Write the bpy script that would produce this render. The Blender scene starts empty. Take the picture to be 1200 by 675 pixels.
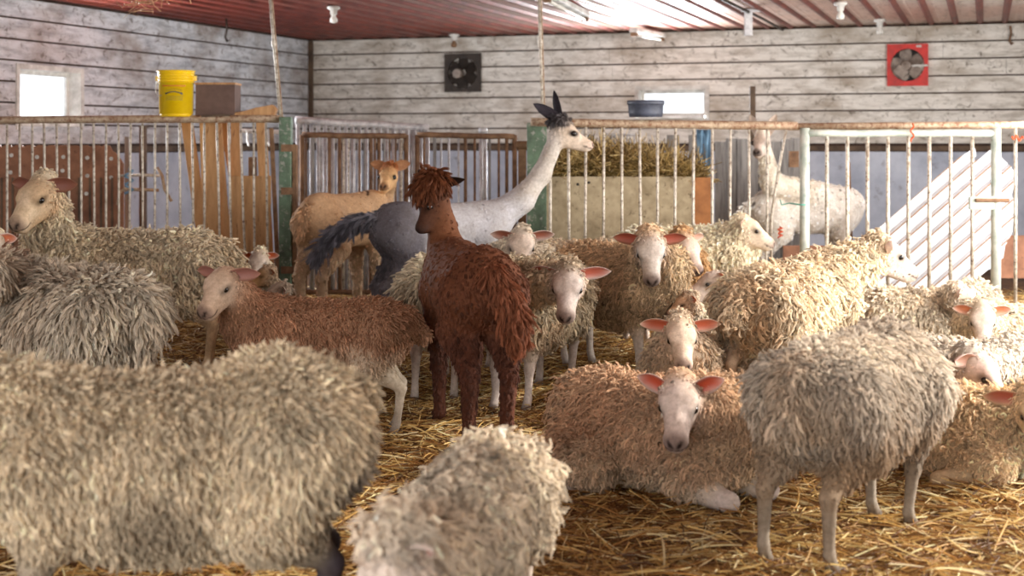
import bpy, math, random
import numpy as np
from mathutils import Vector, Matrix, noise as mnoise
rng = np.random.default_rng(7); random.seed(7)
COL = bpy.context.scene.collection
F = 1650.0; HZ = 165.0; EYE = 1.25
def px(x, y, Y):                     # photograph point seen at a distance Y -> metres in the barn
    return ((x-600)/F*Y, Y, EYE-(y-HZ)/F*Y)
def lin(r, g, b):
    f = lambda c: (c/255/12.92) if c/255 <= .04045 else ((c/255+.055)/1.055)**2.4
    return (f(r), f(g), f(b))
# ---------------------------------------------------------------- materials
def new_mat(name):
    m = bpy.data.materials.new(name); m.use_nodes = True
    nt = m.node_tree; nt.nodes.clear()
    out = nt.nodes.new('ShaderNodeOutputMaterial'); b = nt.nodes.new('ShaderNodeBsdfPrincipled')
    nt.links.new(b.outputs[0], out.inputs[0])
    return m, nt, b
def nd(nt, t, **kw):
    n = nt.nodes.new(t)
    for k, v in kw.items():
        if k in n.inputs: n.inputs[k].default_value = v
        else: setattr(n, k, v)
    return n
def tex(nt, scale, detail=4, rough=.6, stretch=None, coord='Object', kind='NOISE', dist=0):
    tc = nd(nt, 'ShaderNodeTexCoord'); mp = nd(nt, 'ShaderNodeMapping')
    nt.links.new(tc.outputs[coord], mp.inputs[0])
    if stretch: mp.inputs['Scale'].default_value = stretch
    if kind == 'NOISE':
        n = nd(nt, 'ShaderNodeTexNoise', Scale=scale, Detail=detail, Roughness=rough, Distortion=dist)
    else:
        n = nd(nt, 'ShaderNodeTexVoronoi', Scale=scale)
    nt.links.new(mp.outputs[0], n.inputs['Vector'])
    return n
def ramp(nt, src, stops):
    r = nd(nt, 'ShaderNodeValToRGB'); e = r.color_ramp.elements
    while len(e) < len(stops): e.new(.5)
    for i, (p, c) in enumerate(stops):
        e[i].position = p; e[i].color = (*c, 1) if len(c) == 3 else c
    nt.links.new(src, r.inputs[0]); return r
def mix(nt, fac, a, b, mode='MIX'):
    m = nd(nt, 'ShaderNodeMix', data_type='RGBA', blend_type=mode)
    for s, v in ((0, fac), (6, a), (7, b)):
        if hasattr(v, 'is_output'): nt.links.new(v, m.inputs[s])
        elif isinstance(v, (int, float)): m.inputs[s].default_value = v
        else: m.inputs[s].default_value = (*v, 1)
    return m.outputs[2]
def bump(nt, b, src, strength=.3, dist=.01):
    n = nd(nt, 'ShaderNodeBump', Strength=strength, Distance=dist)
    nt.links.new(src, n.inputs['Height']); nt.links.new(n.outputs[0], b.inputs['Normal'])
def simple(name, c1, c2=None, scale=8, rough=.7, metal=0, bmp=.2, stretch=None, spots=None, spot_amt=(.55, .7), dist=.004, detail=5):
    m, nt, b = new_mat(name)
    b.inputs['Roughness'].default_value = rough; b.inputs['Metallic'].default_value = metal
    n = tex(nt, scale, detail, .65, stretch)
    c2 = c2 or tuple(v*.6 for v in c1)
    r = ramp(nt, n.outputs[0], [(.32, c2), (.62, c1)]); col = r.outputs[0]
    if spots:
        n2 = tex(nt, scale*2.3+3, 6, .7, stretch)
        f = ramp(nt, n2.outputs[0], [(spot_amt[0], (0, 0, 0)), (spot_amt[1], (1, 1, 1))])
        col = mix(nt, f.outputs[0], col, spots)
    nt.links.new(col, b.inputs['Base Color'])
    if bmp: bump(nt, b, n.outputs[0], bmp, dist)
    return m
# ---------------------------------------------------------------- mesh helpers
class MB:
    """collects shapes that become ONE mesh object"""
    def __init__(s): s.v = []; s.f = []; s.mi = []
    def add(s, vs, fs, mi=0):
        b = len(s.v); s.v += [tuple(p) for p in vs]; s.f += [tuple(b+i for i in f) for f in fs]; s.mi += [mi]*len(fs)
    def box(s, c, size, R=None, mi=0, taper=None):
        hx, hy, hz = (k/2 for k in size); vs = []
        for z in (-hz, hz):
            for x, y in ((-hx, -hy), (hx, -hy), (hx, hy), (-hx, hy)):
                p = Vector((x, y, z))
                if taper and z > 0: p.x *= taper; p.y *= taper
                if R is not None: p = R @ p
                vs.append(p+Vector(c))
        s.add(vs, [(0, 3, 2, 1), (4, 5, 6, 7), (0, 1, 5, 4), (1, 2, 6, 5), (2, 3, 7, 6), (3, 0, 4, 7)], mi)
    def tube(s, pts, r, n=8, mi=0, caps=True):
        pts = [Vector(p) for p in pts]; rs = r if isinstance(r, (list, tuple)) else [r]*len(pts)
        rings = []; ref = None
        for i, p in enumerate(pts):
            t = (pts[min(i+1, len(pts)-1)]-pts[max(i-1, 0)]).normalized()
            if ref is None: ref = Vector((0, 0, 1)) if abs(t.z) < .9 else Vector((1, 0, 0))
            u = (ref-t*ref.dot(t)).normalized(); w = t.cross(u); ref = u
            rings.append([p+(u*math.cos(a)+w*math.sin(a))*rs[i] for a in (2*math.pi*k/n for k in range(n))])
        vs = [q for rg in rings for q in rg]; fs = []
        for i in range(len(pts)-1):
            for k in range(n):
                k2 = (k+1) % n; fs.append((i*n+k, i*n+k2, (i+1)*n+k2, (i+1)*n+k))
        if caps:
            fs.append(tuple(range(n))[::-1]); fs.append(tuple((len(pts)-1)*n+k for k in range(n)))
        s.add(vs, fs, mi)
    def lathe(s, prof, c=(0, 0, 0), n=28, R=None, mi=0):
        vs = []; fs = []
        for (r, z) in prof:
            for k in range(n):
                a = 2*math.pi*k/n; p = Vector((r*math.cos(a), r*math.sin(a), z))
                if R is not None: p = R @ p
                vs.append(p+Vector(c))
        for i in range(len(prof)-1):
            for k in range(n):
                k2 = (k+1) % n; fs.append((i*n+k, i*n+k2, (i+1)*n+k2, (i+1)*n+k))
        s.add(vs, fs, mi)
    def prism(s, poly, depth, T, mi=0):      # poly in local x,z ; extruded along y
        n = len(poly); vs = [T @ Vector((x, -depth/2, z)) for x, z in poly]+[T @ Vector((x, depth/2, z)) for x, z in poly]
        fs = [tuple(range(n)), tuple(range(2*n-1, n-1, -1))]+[(i, i+n, (i+1) % n+n, (i+1) % n) for i in range(n)]
        s.add(vs, fs, mi)
    def build(s, name, mats, parent=None, smooth=False, bevel=0):
        me = bpy.data.meshes.new(name); me.from_pydata(s.v, [], s.f); me.update()
        o = bpy.data.objects.new(name, me); COL.objects.link(o)
        for m in (mats if isinstance(mats, (list, tuple)) else [mats]): me.materials.append(m)
        me.polygons.foreach_set('material_index', s.mi)
        if smooth: me.polygons.foreach_set('use_smooth', [True]*len(me.polygons))
        if parent is not None:
            o.parent = parent; o.location = -parent.location if parent.type == 'EMPTY' else (0, 0, 0)
        if bevel:
            b = o.modifiers.new('soft', 'BEVEL'); b.width = bevel; b.segments = 2; b.limit_method = 'ANGLE'
        return o
def tag(o, label, cat, group=None, kind=None):
    if label: o['label'] = label
    if cat: o['category'] = cat
    if group: o['group'] = group
    if kind: o['kind'] = kind
    return o
def thing(name, label, cat, loc=(0, 0, 0), group=None):
    o = bpy.data.objects.new(name, None); o.empty_display_size = .1; COL.objects.link(o); o.location = loc
    return tag(o, label, cat, group)
# ---------------------------------------------------------------- strands (wool, straw, hay)
def strands(name, P, rad, colr, mat, parent=None):
    """P (n,k,3) control points, rad (k,), colr (n,3)"""
    n, k, _ = P.shape
    cd = bpy.data.hair_curves.new(name); cd.add_curves([k]*n)
    cd.attributes['position'].data.foreach_set('vector', P.astype(np.float32).ravel())
    a = cd.attributes.new('radius', 'FLOAT', 'POINT'); a.data.foreach_set('value', np.tile(rad, n).astype(np.float32) if np.ndim(rad) == 1 else rad.astype(np.float32).ravel())
    c = cd.attributes.new('col', 'FLOAT_COLOR', 'CURVE')
    c.data.foreach_set('color', np.concatenate([colr, np.ones((n, 1))], 1).astype(np.float32).ravel())
    o = bpy.data.objects.new(name, cd); COL.objects.link(o); cd.materials.append(mat)
    if parent is not None: o.parent = parent
    return o
def strand_mat(name, rough=.75, transl=.25, spec=.2):
    m = bpy.data.materials.new(name); m.use_nodes = True; nt = m.node_tree; nt.nodes.clear()
    out = nd(nt, 'ShaderNodeOutputMaterial'); at = nd(nt, 'ShaderNodeAttribute', attribute_name='col')
    b = nd(nt, 'ShaderNodeBsdfPrincipled', Roughness=rough); b.inputs['Specular IOR Level'].default_value = spec
    t = nd(nt, 'ShaderNodeBsdfTranslucent'); mx = nd(nt, 'ShaderNodeMixShader'); mx.inputs[0].default_value = transl
    nt.links.new(at.outputs['Color'], b.inputs['Base Color']); nt.links.new(at.outputs['Color'], t.inputs['Color'])
    nt.links.new(b.outputs[0], mx.inputs[1]); nt.links.new(t.outputs[0], mx.inputs[2]); nt.links.new(mx.outputs[0], out.inputs[0])
    return m
# ---------------------------------------------------------------- smooth bodies
def rc(a, b, ra, rb, wool=0, col=(.5, .5, .5), k=.03): return ('c', np.array(a, float), np.array(b, float), ra, rb, wool, col, k)
def el(c, r, R=None, wool=0, col=(.5, .5, .5), k=.03): return ('e', np.array(c, float), np.array(r, float), R, None, wool, col, k)
def dist(p, q):
    if p[0] == 'c':
        a, b, ra, rb = p[1:5]; ab = b-a; L2 = max(ab@ab, 1e-9)
        h = np.clip(((q-a)@ab)/L2, 0, 1)
        return np.sqrt(((q-a-h[..., None]*ab)**2).sum(-1))-(ra+(rb-ra)*h)
    c, r, R = p[1:4]; d = q-c
    if R is not None: d = d@R
    k0 = np.sqrt(((d/r)**2).sum(-1)); k1 = np.sqrt(((d/r**2)**2).sum(-1))
    return k0*(k0-1)/np.maximum(k1, 1e-6)
def body_mesh(prims, vox):
    """one continuous surface round a list of limbs (smooth union), by surface nets"""
    los = []; his = []
    for p in prims:
        if p[0] == 'c':
            r = max(p[3], p[4]); lo = np.minimum(p[1], p[2])-r; hi = np.maximum(p[1], p[2])+r
        else:
            r = p[2].max() if p[3] is not None else p[2]; lo = p[1]-r; hi = p[1]+r
        los.append(lo-.07); his.append(hi+.07)
    lo = np.min(los, 0); hi = np.max(his, 0); N = np.ceil((hi-lo)/vox).astype(int)+2
    D = np.full(N, 1.0, np.float32); ax = [lo[i]+vox*np.arange(N[i]) for i in range(3)]
    for p, l, h in zip(prims, los, his):
        i0 = np.maximum(((l-lo)/vox).astype(int), 0); i1 = np.minimum(((h-lo)/vox).astype(int)+2, N)
        sl = tuple(slice(i0[i], i1[i]) for i in range(3))
        g = np.stack(np.meshgrid(*[ax[i][sl[i]] for i in range(3)], indexing='ij'), -1)
        d = dist(p, g); e = D[sl]; k = p[7]
        hh = np.maximum(k-np.abs(d-e), 0)/k
        D[sl] = np.minimum(d, e)-hh*hh*k*.25
    S = D < 0
    cs = [(i, j, k) for i in (0, 1) for j in (0, 1) for k in (0, 1)]
    n = np.array(N)-1
    cnt = sum(S[i:i+n[0], j:j+n[1], k:k+n[2]].astype(np.int8) for i, j, k in cs)
    act = (cnt > 0) & (cnt < 8); idx = np.argwhere(act); vid = -np.ones(n, int); vid[act] = np.arange(len(idx))
    acc = np.zeros((len(idx), 3)); w = np.zeros(len(idx))
    for a in cs:
        for axi in range(3):
            if a[axi]: continue
            b = list(a); b[axi] = 1
            da = D[idx[:, 0]+a[0], idx[:, 1]+a[1], idx[:, 2]+a[2]]; db = D[idx[:, 0]+b[0], idx[:, 1]+b[1], idx[:, 2]+b[2]]
            m = (da < 0) != (db < 0); t = np.where(m, da/np.where(m, da-db, 1), 0)
            pos = np.tile(np.array(a, float), (len(idx), 1)); pos[:, axi] += t
            acc += pos*m[:, None]; w += m
    V = lo+vox*(idx+acc/w[:, None]); quads = []
    for axi in range(3):
        o1, o2 = [(1, 2), (2, 0), (0, 1)][axi]
        A = S; sh = [slice(None)]*3; sh[axi] = slice(0, -1); s2 = [slice(None)]*3; s2[axi] = slice(1, None)
        X = A[tuple(sh)] != A[tuple(s2)]; e = np.argwhere(X)
        e = e[(e[:, o1] > 0) & (e[:, o2] > 0) & (e[:, o1] < n[o1]) & (e[:, o2] < n[o2])]
        ins = S[e[:, 0], e[:, 1], e[:, 2]]
        def q(d1, d2):
            f = e.copy(); f[:, o1] -= d1; f[:, o2] -= d2; return vid[f[:, 0], f[:, 1], f[:, 2]]
        Q = np.stack([q(1, 1), q(0, 1), q(0, 0), q(1, 0)], 1); Q[~ins] = Q[~ins][:, ::-1]; quads.append(Q)
    return V, np.concatenate(quads)
def blend(prims, V, k=.012):
    d = np.stack([dist(p, V) for p in prims], 1); w = np.exp(-(d-d.min(1, keepdims=True))/k); w /= w.sum(1, keepdims=True)
    return w@np.array([p[5] for p in prims], float), w@np.array([p[6] for p in prims], float)
def vnoise(P, s, seed=0):
    """cheap smooth noise in about -1..1"""
    out = np.zeros(len(P)); r = np.random.default_rng(seed)
    for i in range(7):
        d = r.normal(size=3); d /= np.linalg.norm(d); f = s*(.6+.25*i)
        out += np.sin(P@(d*f)+r.uniform(0, 6.28)+1.5*np.sin(P@(r.normal(size=3)*s*.4)))
    return out/3.2
def unit(a): return a/np.maximum(np.linalg.norm(a, axis=-1, keepdims=True), 1e-9)
def grow(V, Q, wool, colr, n, clump=28, clump_k=.78, curl=.006, droop=.6, lean=(-.25, 0, 0), rad=.0016, seed=0, jitter=.1, K=6, face=None, loc=None):
    r = np.random.default_rng(seed)
    A, B, C, Dd = (V[Q[:, i]] for i in range(4)); nrm = np.cross(C-A, Dd-B); ar = np.linalg.norm(nrm, axis=1)/2; nrm = unit(nrm)
    VN = np.zeros_like(V)
    for i in range(4): np.add.at(VN, Q[:, i], nrm*ar[:, None])
    VN = unit(VN)
    wq = wool[Q].mean(1); w = ar*np.clip(wq/.02, 0, 1)*(wq > .003)
    if face is not None:                        # thinner on the side that stands against the far side
        ctr = V[Q].mean(1); to = unit(face-ctr); w = w*np.where((nrm*to).sum(1) < -.15, .3, 1)
    f = r.choice(len(Q), n, p=w/w.sum()); u, v = r.random(n)[:, None], r.random(n)[:, None]
    def lerp(X):
        a, b, c, d = (X[Q[f, i]] for i in range(4)); 
        if a.ndim == 1: a, b, c, d = (t[:, None] for t in (a, b, c, d))
        return (a*(1-u)+b*u)*(1-v)+(d*(1-u)+c*u)*v
    P = lerp(V); N = unit(lerp(VN)); L = lerp(wool)[:, 0]; cl = lerp(colr)
    m = max(n//clump, 4); ci = r.choice(n, m, replace=False)
    from mathutils.kdtree import KDTree
    kd = KDTree(m)
    for i, c in enumerate(ci): kd.insert(P[c], i)
    kd.balance(); near = np.array([kd.find(p)[1] for p in P]); Ci = ci[near]
    cp, cn, cL = P[Ci], N[Ci], L[Ci]
    ln = (.6+.75*r.random(m))[near]; cdir = (r.normal(size=(m, 3))*.34)[near]
    ph = r.uniform(0, 6.28, m)[near]; fr = r.uniform(5, 8, m)[near]
    side = unit(np.cross(cn, np.array([.13, .21, .97]))); up = np.cross(cn, side)
    t = np.linspace(0, 1, K)[None, :, None]
    lean = np.array(lean)
    def path(root, nn, LL, ex):
        LL = LL[:, None, None]
        g = np.array([0, 0, -1.0])
        tan = g-nn*(nn@g)[:, None]; tn = tan[:, None, :]
        d = nn[:, None, :]*(.85*t-.4*t*t)+tn*(droop*1.25*t**1.35)+(ex+lean)[:, None, :]*t
        c = curl*np.minimum(LL/.03, 1.4)*(np.cos(fr[:, None, None]*t+ph[:, None, None])*side[:, None, :]+np.sin(fr[:, None, None]*t+ph[:, None, None])*up[:, None, :])*t**.7
        return root[:, None, :]+d*LL+c
    own = path(P, N, L*ln*(.85+.3*r.random(n)), cdir+r.normal(size=(n, 3))*jitter)
    com = path(cp, cn, cL*ln, cdir)
    k = clump_k*t**.6*np.clip(1-np.linalg.norm(P-cp, axis=1)/.09, 0, 1)[:, None, None]
    S = own*(1-k)+com*k-N[:, None, :]*.004
    tone = (1+.22*r.normal(size=m))[near]*(1+.10*r.normal(size=n))
    cl = np.clip(cl*tone[:, None], .002, .95)
    R = rad*np.array([1.0]*(K-2)+[.75, .25]); 
    return S, R, cl
# ---------------------------------------------------------------- animal materials
def skin_mat():
    m, nt, b = new_mat('skin_and_short_coat'); b.inputs['Roughness'].default_value = .75; b.inputs['Specular IOR Level'].default_value = .1
    at = nd(nt, 'ShaderNodeAttribute', attribute_name='col'); n = tex(nt, 60, 6, .7); n2 = tex(nt, 9, 4, .6)
    f = ramp(nt, n.outputs[0], [(.3, (.72, .70, .68)), (.6, (1.05, 1.05, 1.05))])
    g = ramp(nt, n2.outputs[0], [(.35, (.78, .74, .68)), (.6, (1.04, 1.04, 1.04))])
    c = mix(nt, 1, at.outputs['Color'], f.outputs[0], 'MULTIPLY'); c = mix(nt, .8, c, g.outputs[0], 'MULTIPLY')
    nt.links.new(c, b.inputs['Base Color']); bump(nt, b, n.outputs[0], .35, .004); return m
def ear_mat():
    m = bpy.data.materials.new('thin_pink_ear'); m.use_nodes = True; nt = m.node_tree; nt.nodes.clear()
    out = nd(nt, 'ShaderNodeOutputMaterial'); b = nd(nt, 'ShaderNodeBsdfPrincipled', Roughness=.6); t = nd(nt, 'ShaderNodeBsdfTranslucent')
    at = nd(nt, 'ShaderNodeAttribute', attribute_name='col'); mx = nd(nt, 'ShaderNodeMixShader'); mx.inputs[0].default_value = .16
    t.inputs[0].default_value = (*lin(214, 140, 108), 1); nt.links.new(at.outputs['Color'], b.inputs['Base Color'])
    nt.links.new(b.outputs[0], mx.inputs[1]); nt.links.new(t.outputs[0], mx.inputs[2]); nt.links.new(mx.outputs[0], out.inputs[0]); return m
M_SKIN = skin_mat(); M_EAR = ear_mat(); M_WOOL = strand_mat('wool_locks', .85, .3, .1); M_HAIR = strand_mat('short_hair', .7, .15, .25)
M_EYE, _nt, _b = new_mat('wet_dark_eye'); _b.inputs['Base Color'].default_value = (.012, .008, .006, 1); _b.inputs['Roughness'].default_value = .12
M_EYERIM = simple('amber_iris', lin(120, 84, 40), rough=.3, bmp=0)

def rotz(a): c, s = math.cos(a), math.sin(a); return np.array([[c, -s, 0], [s, c, 0], [0, 0, 1]])
def head_frame(yaw, pitch, roll=0):
    """columns: forward, left, up"""
    cy, sy, cp, sp = math.cos(yaw), math.sin(yaw), math.cos(pitch), math.sin(pitch)
    f = np.array([cy*cp, sy*cp, sp]); l = np.array([-sy, cy, 0]); u = np.cross(f, l)
    cr, sr = math.cos(roll), math.sin(roll)
    return np.stack([f, l*cr+u*sr, u*cr-l*sr], 1)
def ear_mesh(base, d, face, length, width, s, cup=.35):
    """a cupped leaf: root at base, running along d, hollow side turned to face"""
    d = unit(np.array(d)); w = unit(np.cross(d, face)); nn = np.cross(w, d); nn = nn if nn@np.array(face) > 0 else -nn
    I, J = 9, 7; vin = []; vout = []
    for i in range(I):
        t = i/(I-1); hw = width/2*(.42+.9*math.sin(math.pi*min(t*.62+.2, 1)))*(1-t**5)**.8*.86 if t < 1 else .0015
        for j in range(J):
            q = 2*j/(J-1)-1
            p = np.array(base)+s*(d*(length*t-.012)+w*hw*q+nn*(cup*hw*(q*q*1.0-.55)-.012*math.sin(t*3)+(-.10*length*t*t)))
            vin.append(p); vout.append(p-s*nn*.0045*(1-.6*abs(q)))
    V = np.array(vin+vout); Q = []; n = I*J
    for i in range(I-1):
        for j in range(J-1):
            a = i*J+j; Q.append((a, a+1, a+J+1, a+J)); Q.append((n+a, n+a+J, n+a+J+1, n+a+1))
        a = i*J; Q.append((a, a+J, n+a+J, n+a)); a = i*J+J-1; Q.append((a, n+a, n+a+J, a+J))
    rim = np.zeros(2*n); 
    for i in range(I):
        for j in range(J):
            rim[i*J+j] = max(abs(2*j/(J-1)-1)**3.2*.9, (i/(I-1))**6)
    rim[n:] = 2
    return V, np.array(Q), rim

def make_animal(name, label, cat, loc, heading, prims, hd, wool_kw, cols, vox, group=None, patches=(), noise_amp=.006, hair=M_WOOL, base_dark=.8):
    V, Q = body_mesh(prims, vox); wool, colr = blend(prims, V)
    V = V+0.0
    nse = vnoise(V, 14, 3)
    NV = V-np.mean(V, 0); V = V+unit(NV)*(nse*noise_amp*np.clip(wool/.02, 0, 1))[:, None]
    pat = vnoise(V, 7, hash_seed(label)); pat2 = vnoise(V, 22, hash_seed(label)+5)
    wmask = np.clip(wool/.015, 0, 1)
    stain = np.clip(pat*.5+.15, 0, 1)*wmask*cols.get('stain_amt', .5)
    colr = colr*(1-stain[:, None])+np.array(cols['stain'])*stain[:, None]
    colr = colr*(1+.12*pat2*wmask)[:, None]
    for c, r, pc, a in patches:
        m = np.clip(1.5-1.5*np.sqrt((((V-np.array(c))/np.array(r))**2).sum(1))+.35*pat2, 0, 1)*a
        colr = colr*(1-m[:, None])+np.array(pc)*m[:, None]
    s = hd['s']; H = hd['R']; O = hd['o']
    loc_h = (V-O)@H/s                           # head coordinates of every point
    x, y, z = loc_h.T; near = (x > -.10) & (x < .30) & (np.abs(y) < .12) & (np.abs(z) < .16) & (wool < .02)
    hl = hd['len']
    def paint(m, c):
        nonlocal colr; m = np.clip(m, 0, 1)*near; colr = colr*(1-m[:, None])+np.array(c)*m[:, None]
    mz, mr = hd['mz'], hd['mr']
    paint(np.clip((x-hl*.80)/.03, 0, 1)*.75*(z > mz-.014), cols['nose'])
    for sg in (1, -1):
        paint(1.7-np.sqrt(((x-hl-.002)/.014)**2+((y-sg*mr*(.42+(z-mz-.006)*14))/.0075)**2+((z-mz-.006)/.012)**2), (.02, .012, .012))
        ex, ey, ez = hd['eye']; paint(1.7-np.sqrt(((x-ex)/.026)**2+((z-ez)/.015)**2+((y-sg*ey)/.03)**2), cols.get('lid', tuple(.35*k for k in cols['face'])))
    paint((1.5-np.abs(z-(mz-.017)-.10*(hl-x))/.003)*(x > hl*.70)*.9, (.05, .028, .025))
    me = bpy.data.meshes.new(name)
    allV = [V]; allQ = [Q]; allC = [colr]; mi = [np.zeros(len(Q), int)]; off = len(V)
    for (base, d, face, L, W, cup) in hd['ears']:
        ev, eq, rim = ear_mesh(O+s*(H@np.array(base)), H@np.array(d), H@np.array(face), L, W, s, cup)
        inner, back = np.array(cols['ear']), np.array(cols.get('ear_back', cols['face']))
        rr = np.clip(rim, 0, 1)[:, None]; c = inner*(1-rr)+back*rr
        allV.append(ev); allQ.append(eq+off); allC.append(c); mi.append(np.full(len(eq), 0 if name == 'alpaca' else 1)); off += len(ev)
    VV = np.concatenate(allV); QQ = np.concatenate(allQ); CC = np.concatenate(allC)
    me.vertices.add(len(VV)); me.vertices.foreach_set('co', VV.astype(np.float32).ravel())
    me.loops.add(len(QQ)*4); me.loops.foreach_set('vertex_index', QQ.astype(np.int32).ravel())
    me.polygons.add(len(QQ)); me.polygons.foreach_set('loop_start', np.arange(0, len(QQ)*4, 4, dtype=np.int32))
    me.update(calc_edges=True)
    me.materials.append(M_SKIN); me.materials.append(M_EAR)
    me.polygons.foreach_set('material_index', np.concatenate(mi).astype(np.int32)); me.polygons.foreach_set('use_smooth', np.ones(len(QQ), bool))
    ca = me.color_attributes.new('col', 'FLOAT_COLOR', 'POINT')
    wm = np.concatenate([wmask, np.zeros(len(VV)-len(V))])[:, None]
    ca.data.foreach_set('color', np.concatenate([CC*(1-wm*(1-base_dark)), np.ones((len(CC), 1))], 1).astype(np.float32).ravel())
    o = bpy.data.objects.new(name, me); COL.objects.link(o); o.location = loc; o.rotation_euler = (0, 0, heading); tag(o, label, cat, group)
    for sg in (1, -1):                          # eyes
        ex, ey, ez = hd['eye']; c = O+s*(H@np.array((ex, sg*ey, ez))); e = MB(); r = hd['er']*s
        R = Matrix(H.tolist())
        e.lathe([(r*math.sin(a), -r*math.cos(a)) for a in [math.pi*i/10 for i in range(11)]], c, 14, R)
        eo = e.build('eye', M_EYE, None, True); eo.parent = o
    kw = dict(wool_kw); nst = kw.pop('n'); nm = kw.pop('name', 'fleece')
    if nst:
        cam = rotz(-heading)@(np.array([0, 0, EYE])-np.array(loc))
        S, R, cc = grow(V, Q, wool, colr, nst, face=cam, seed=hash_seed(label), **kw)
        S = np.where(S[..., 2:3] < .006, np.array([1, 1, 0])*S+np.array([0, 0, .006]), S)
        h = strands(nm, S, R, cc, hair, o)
    return o
def hash_seed(t): return sum((i+1)*ord(c) for i, c in enumerate(t)) % 9973

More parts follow.
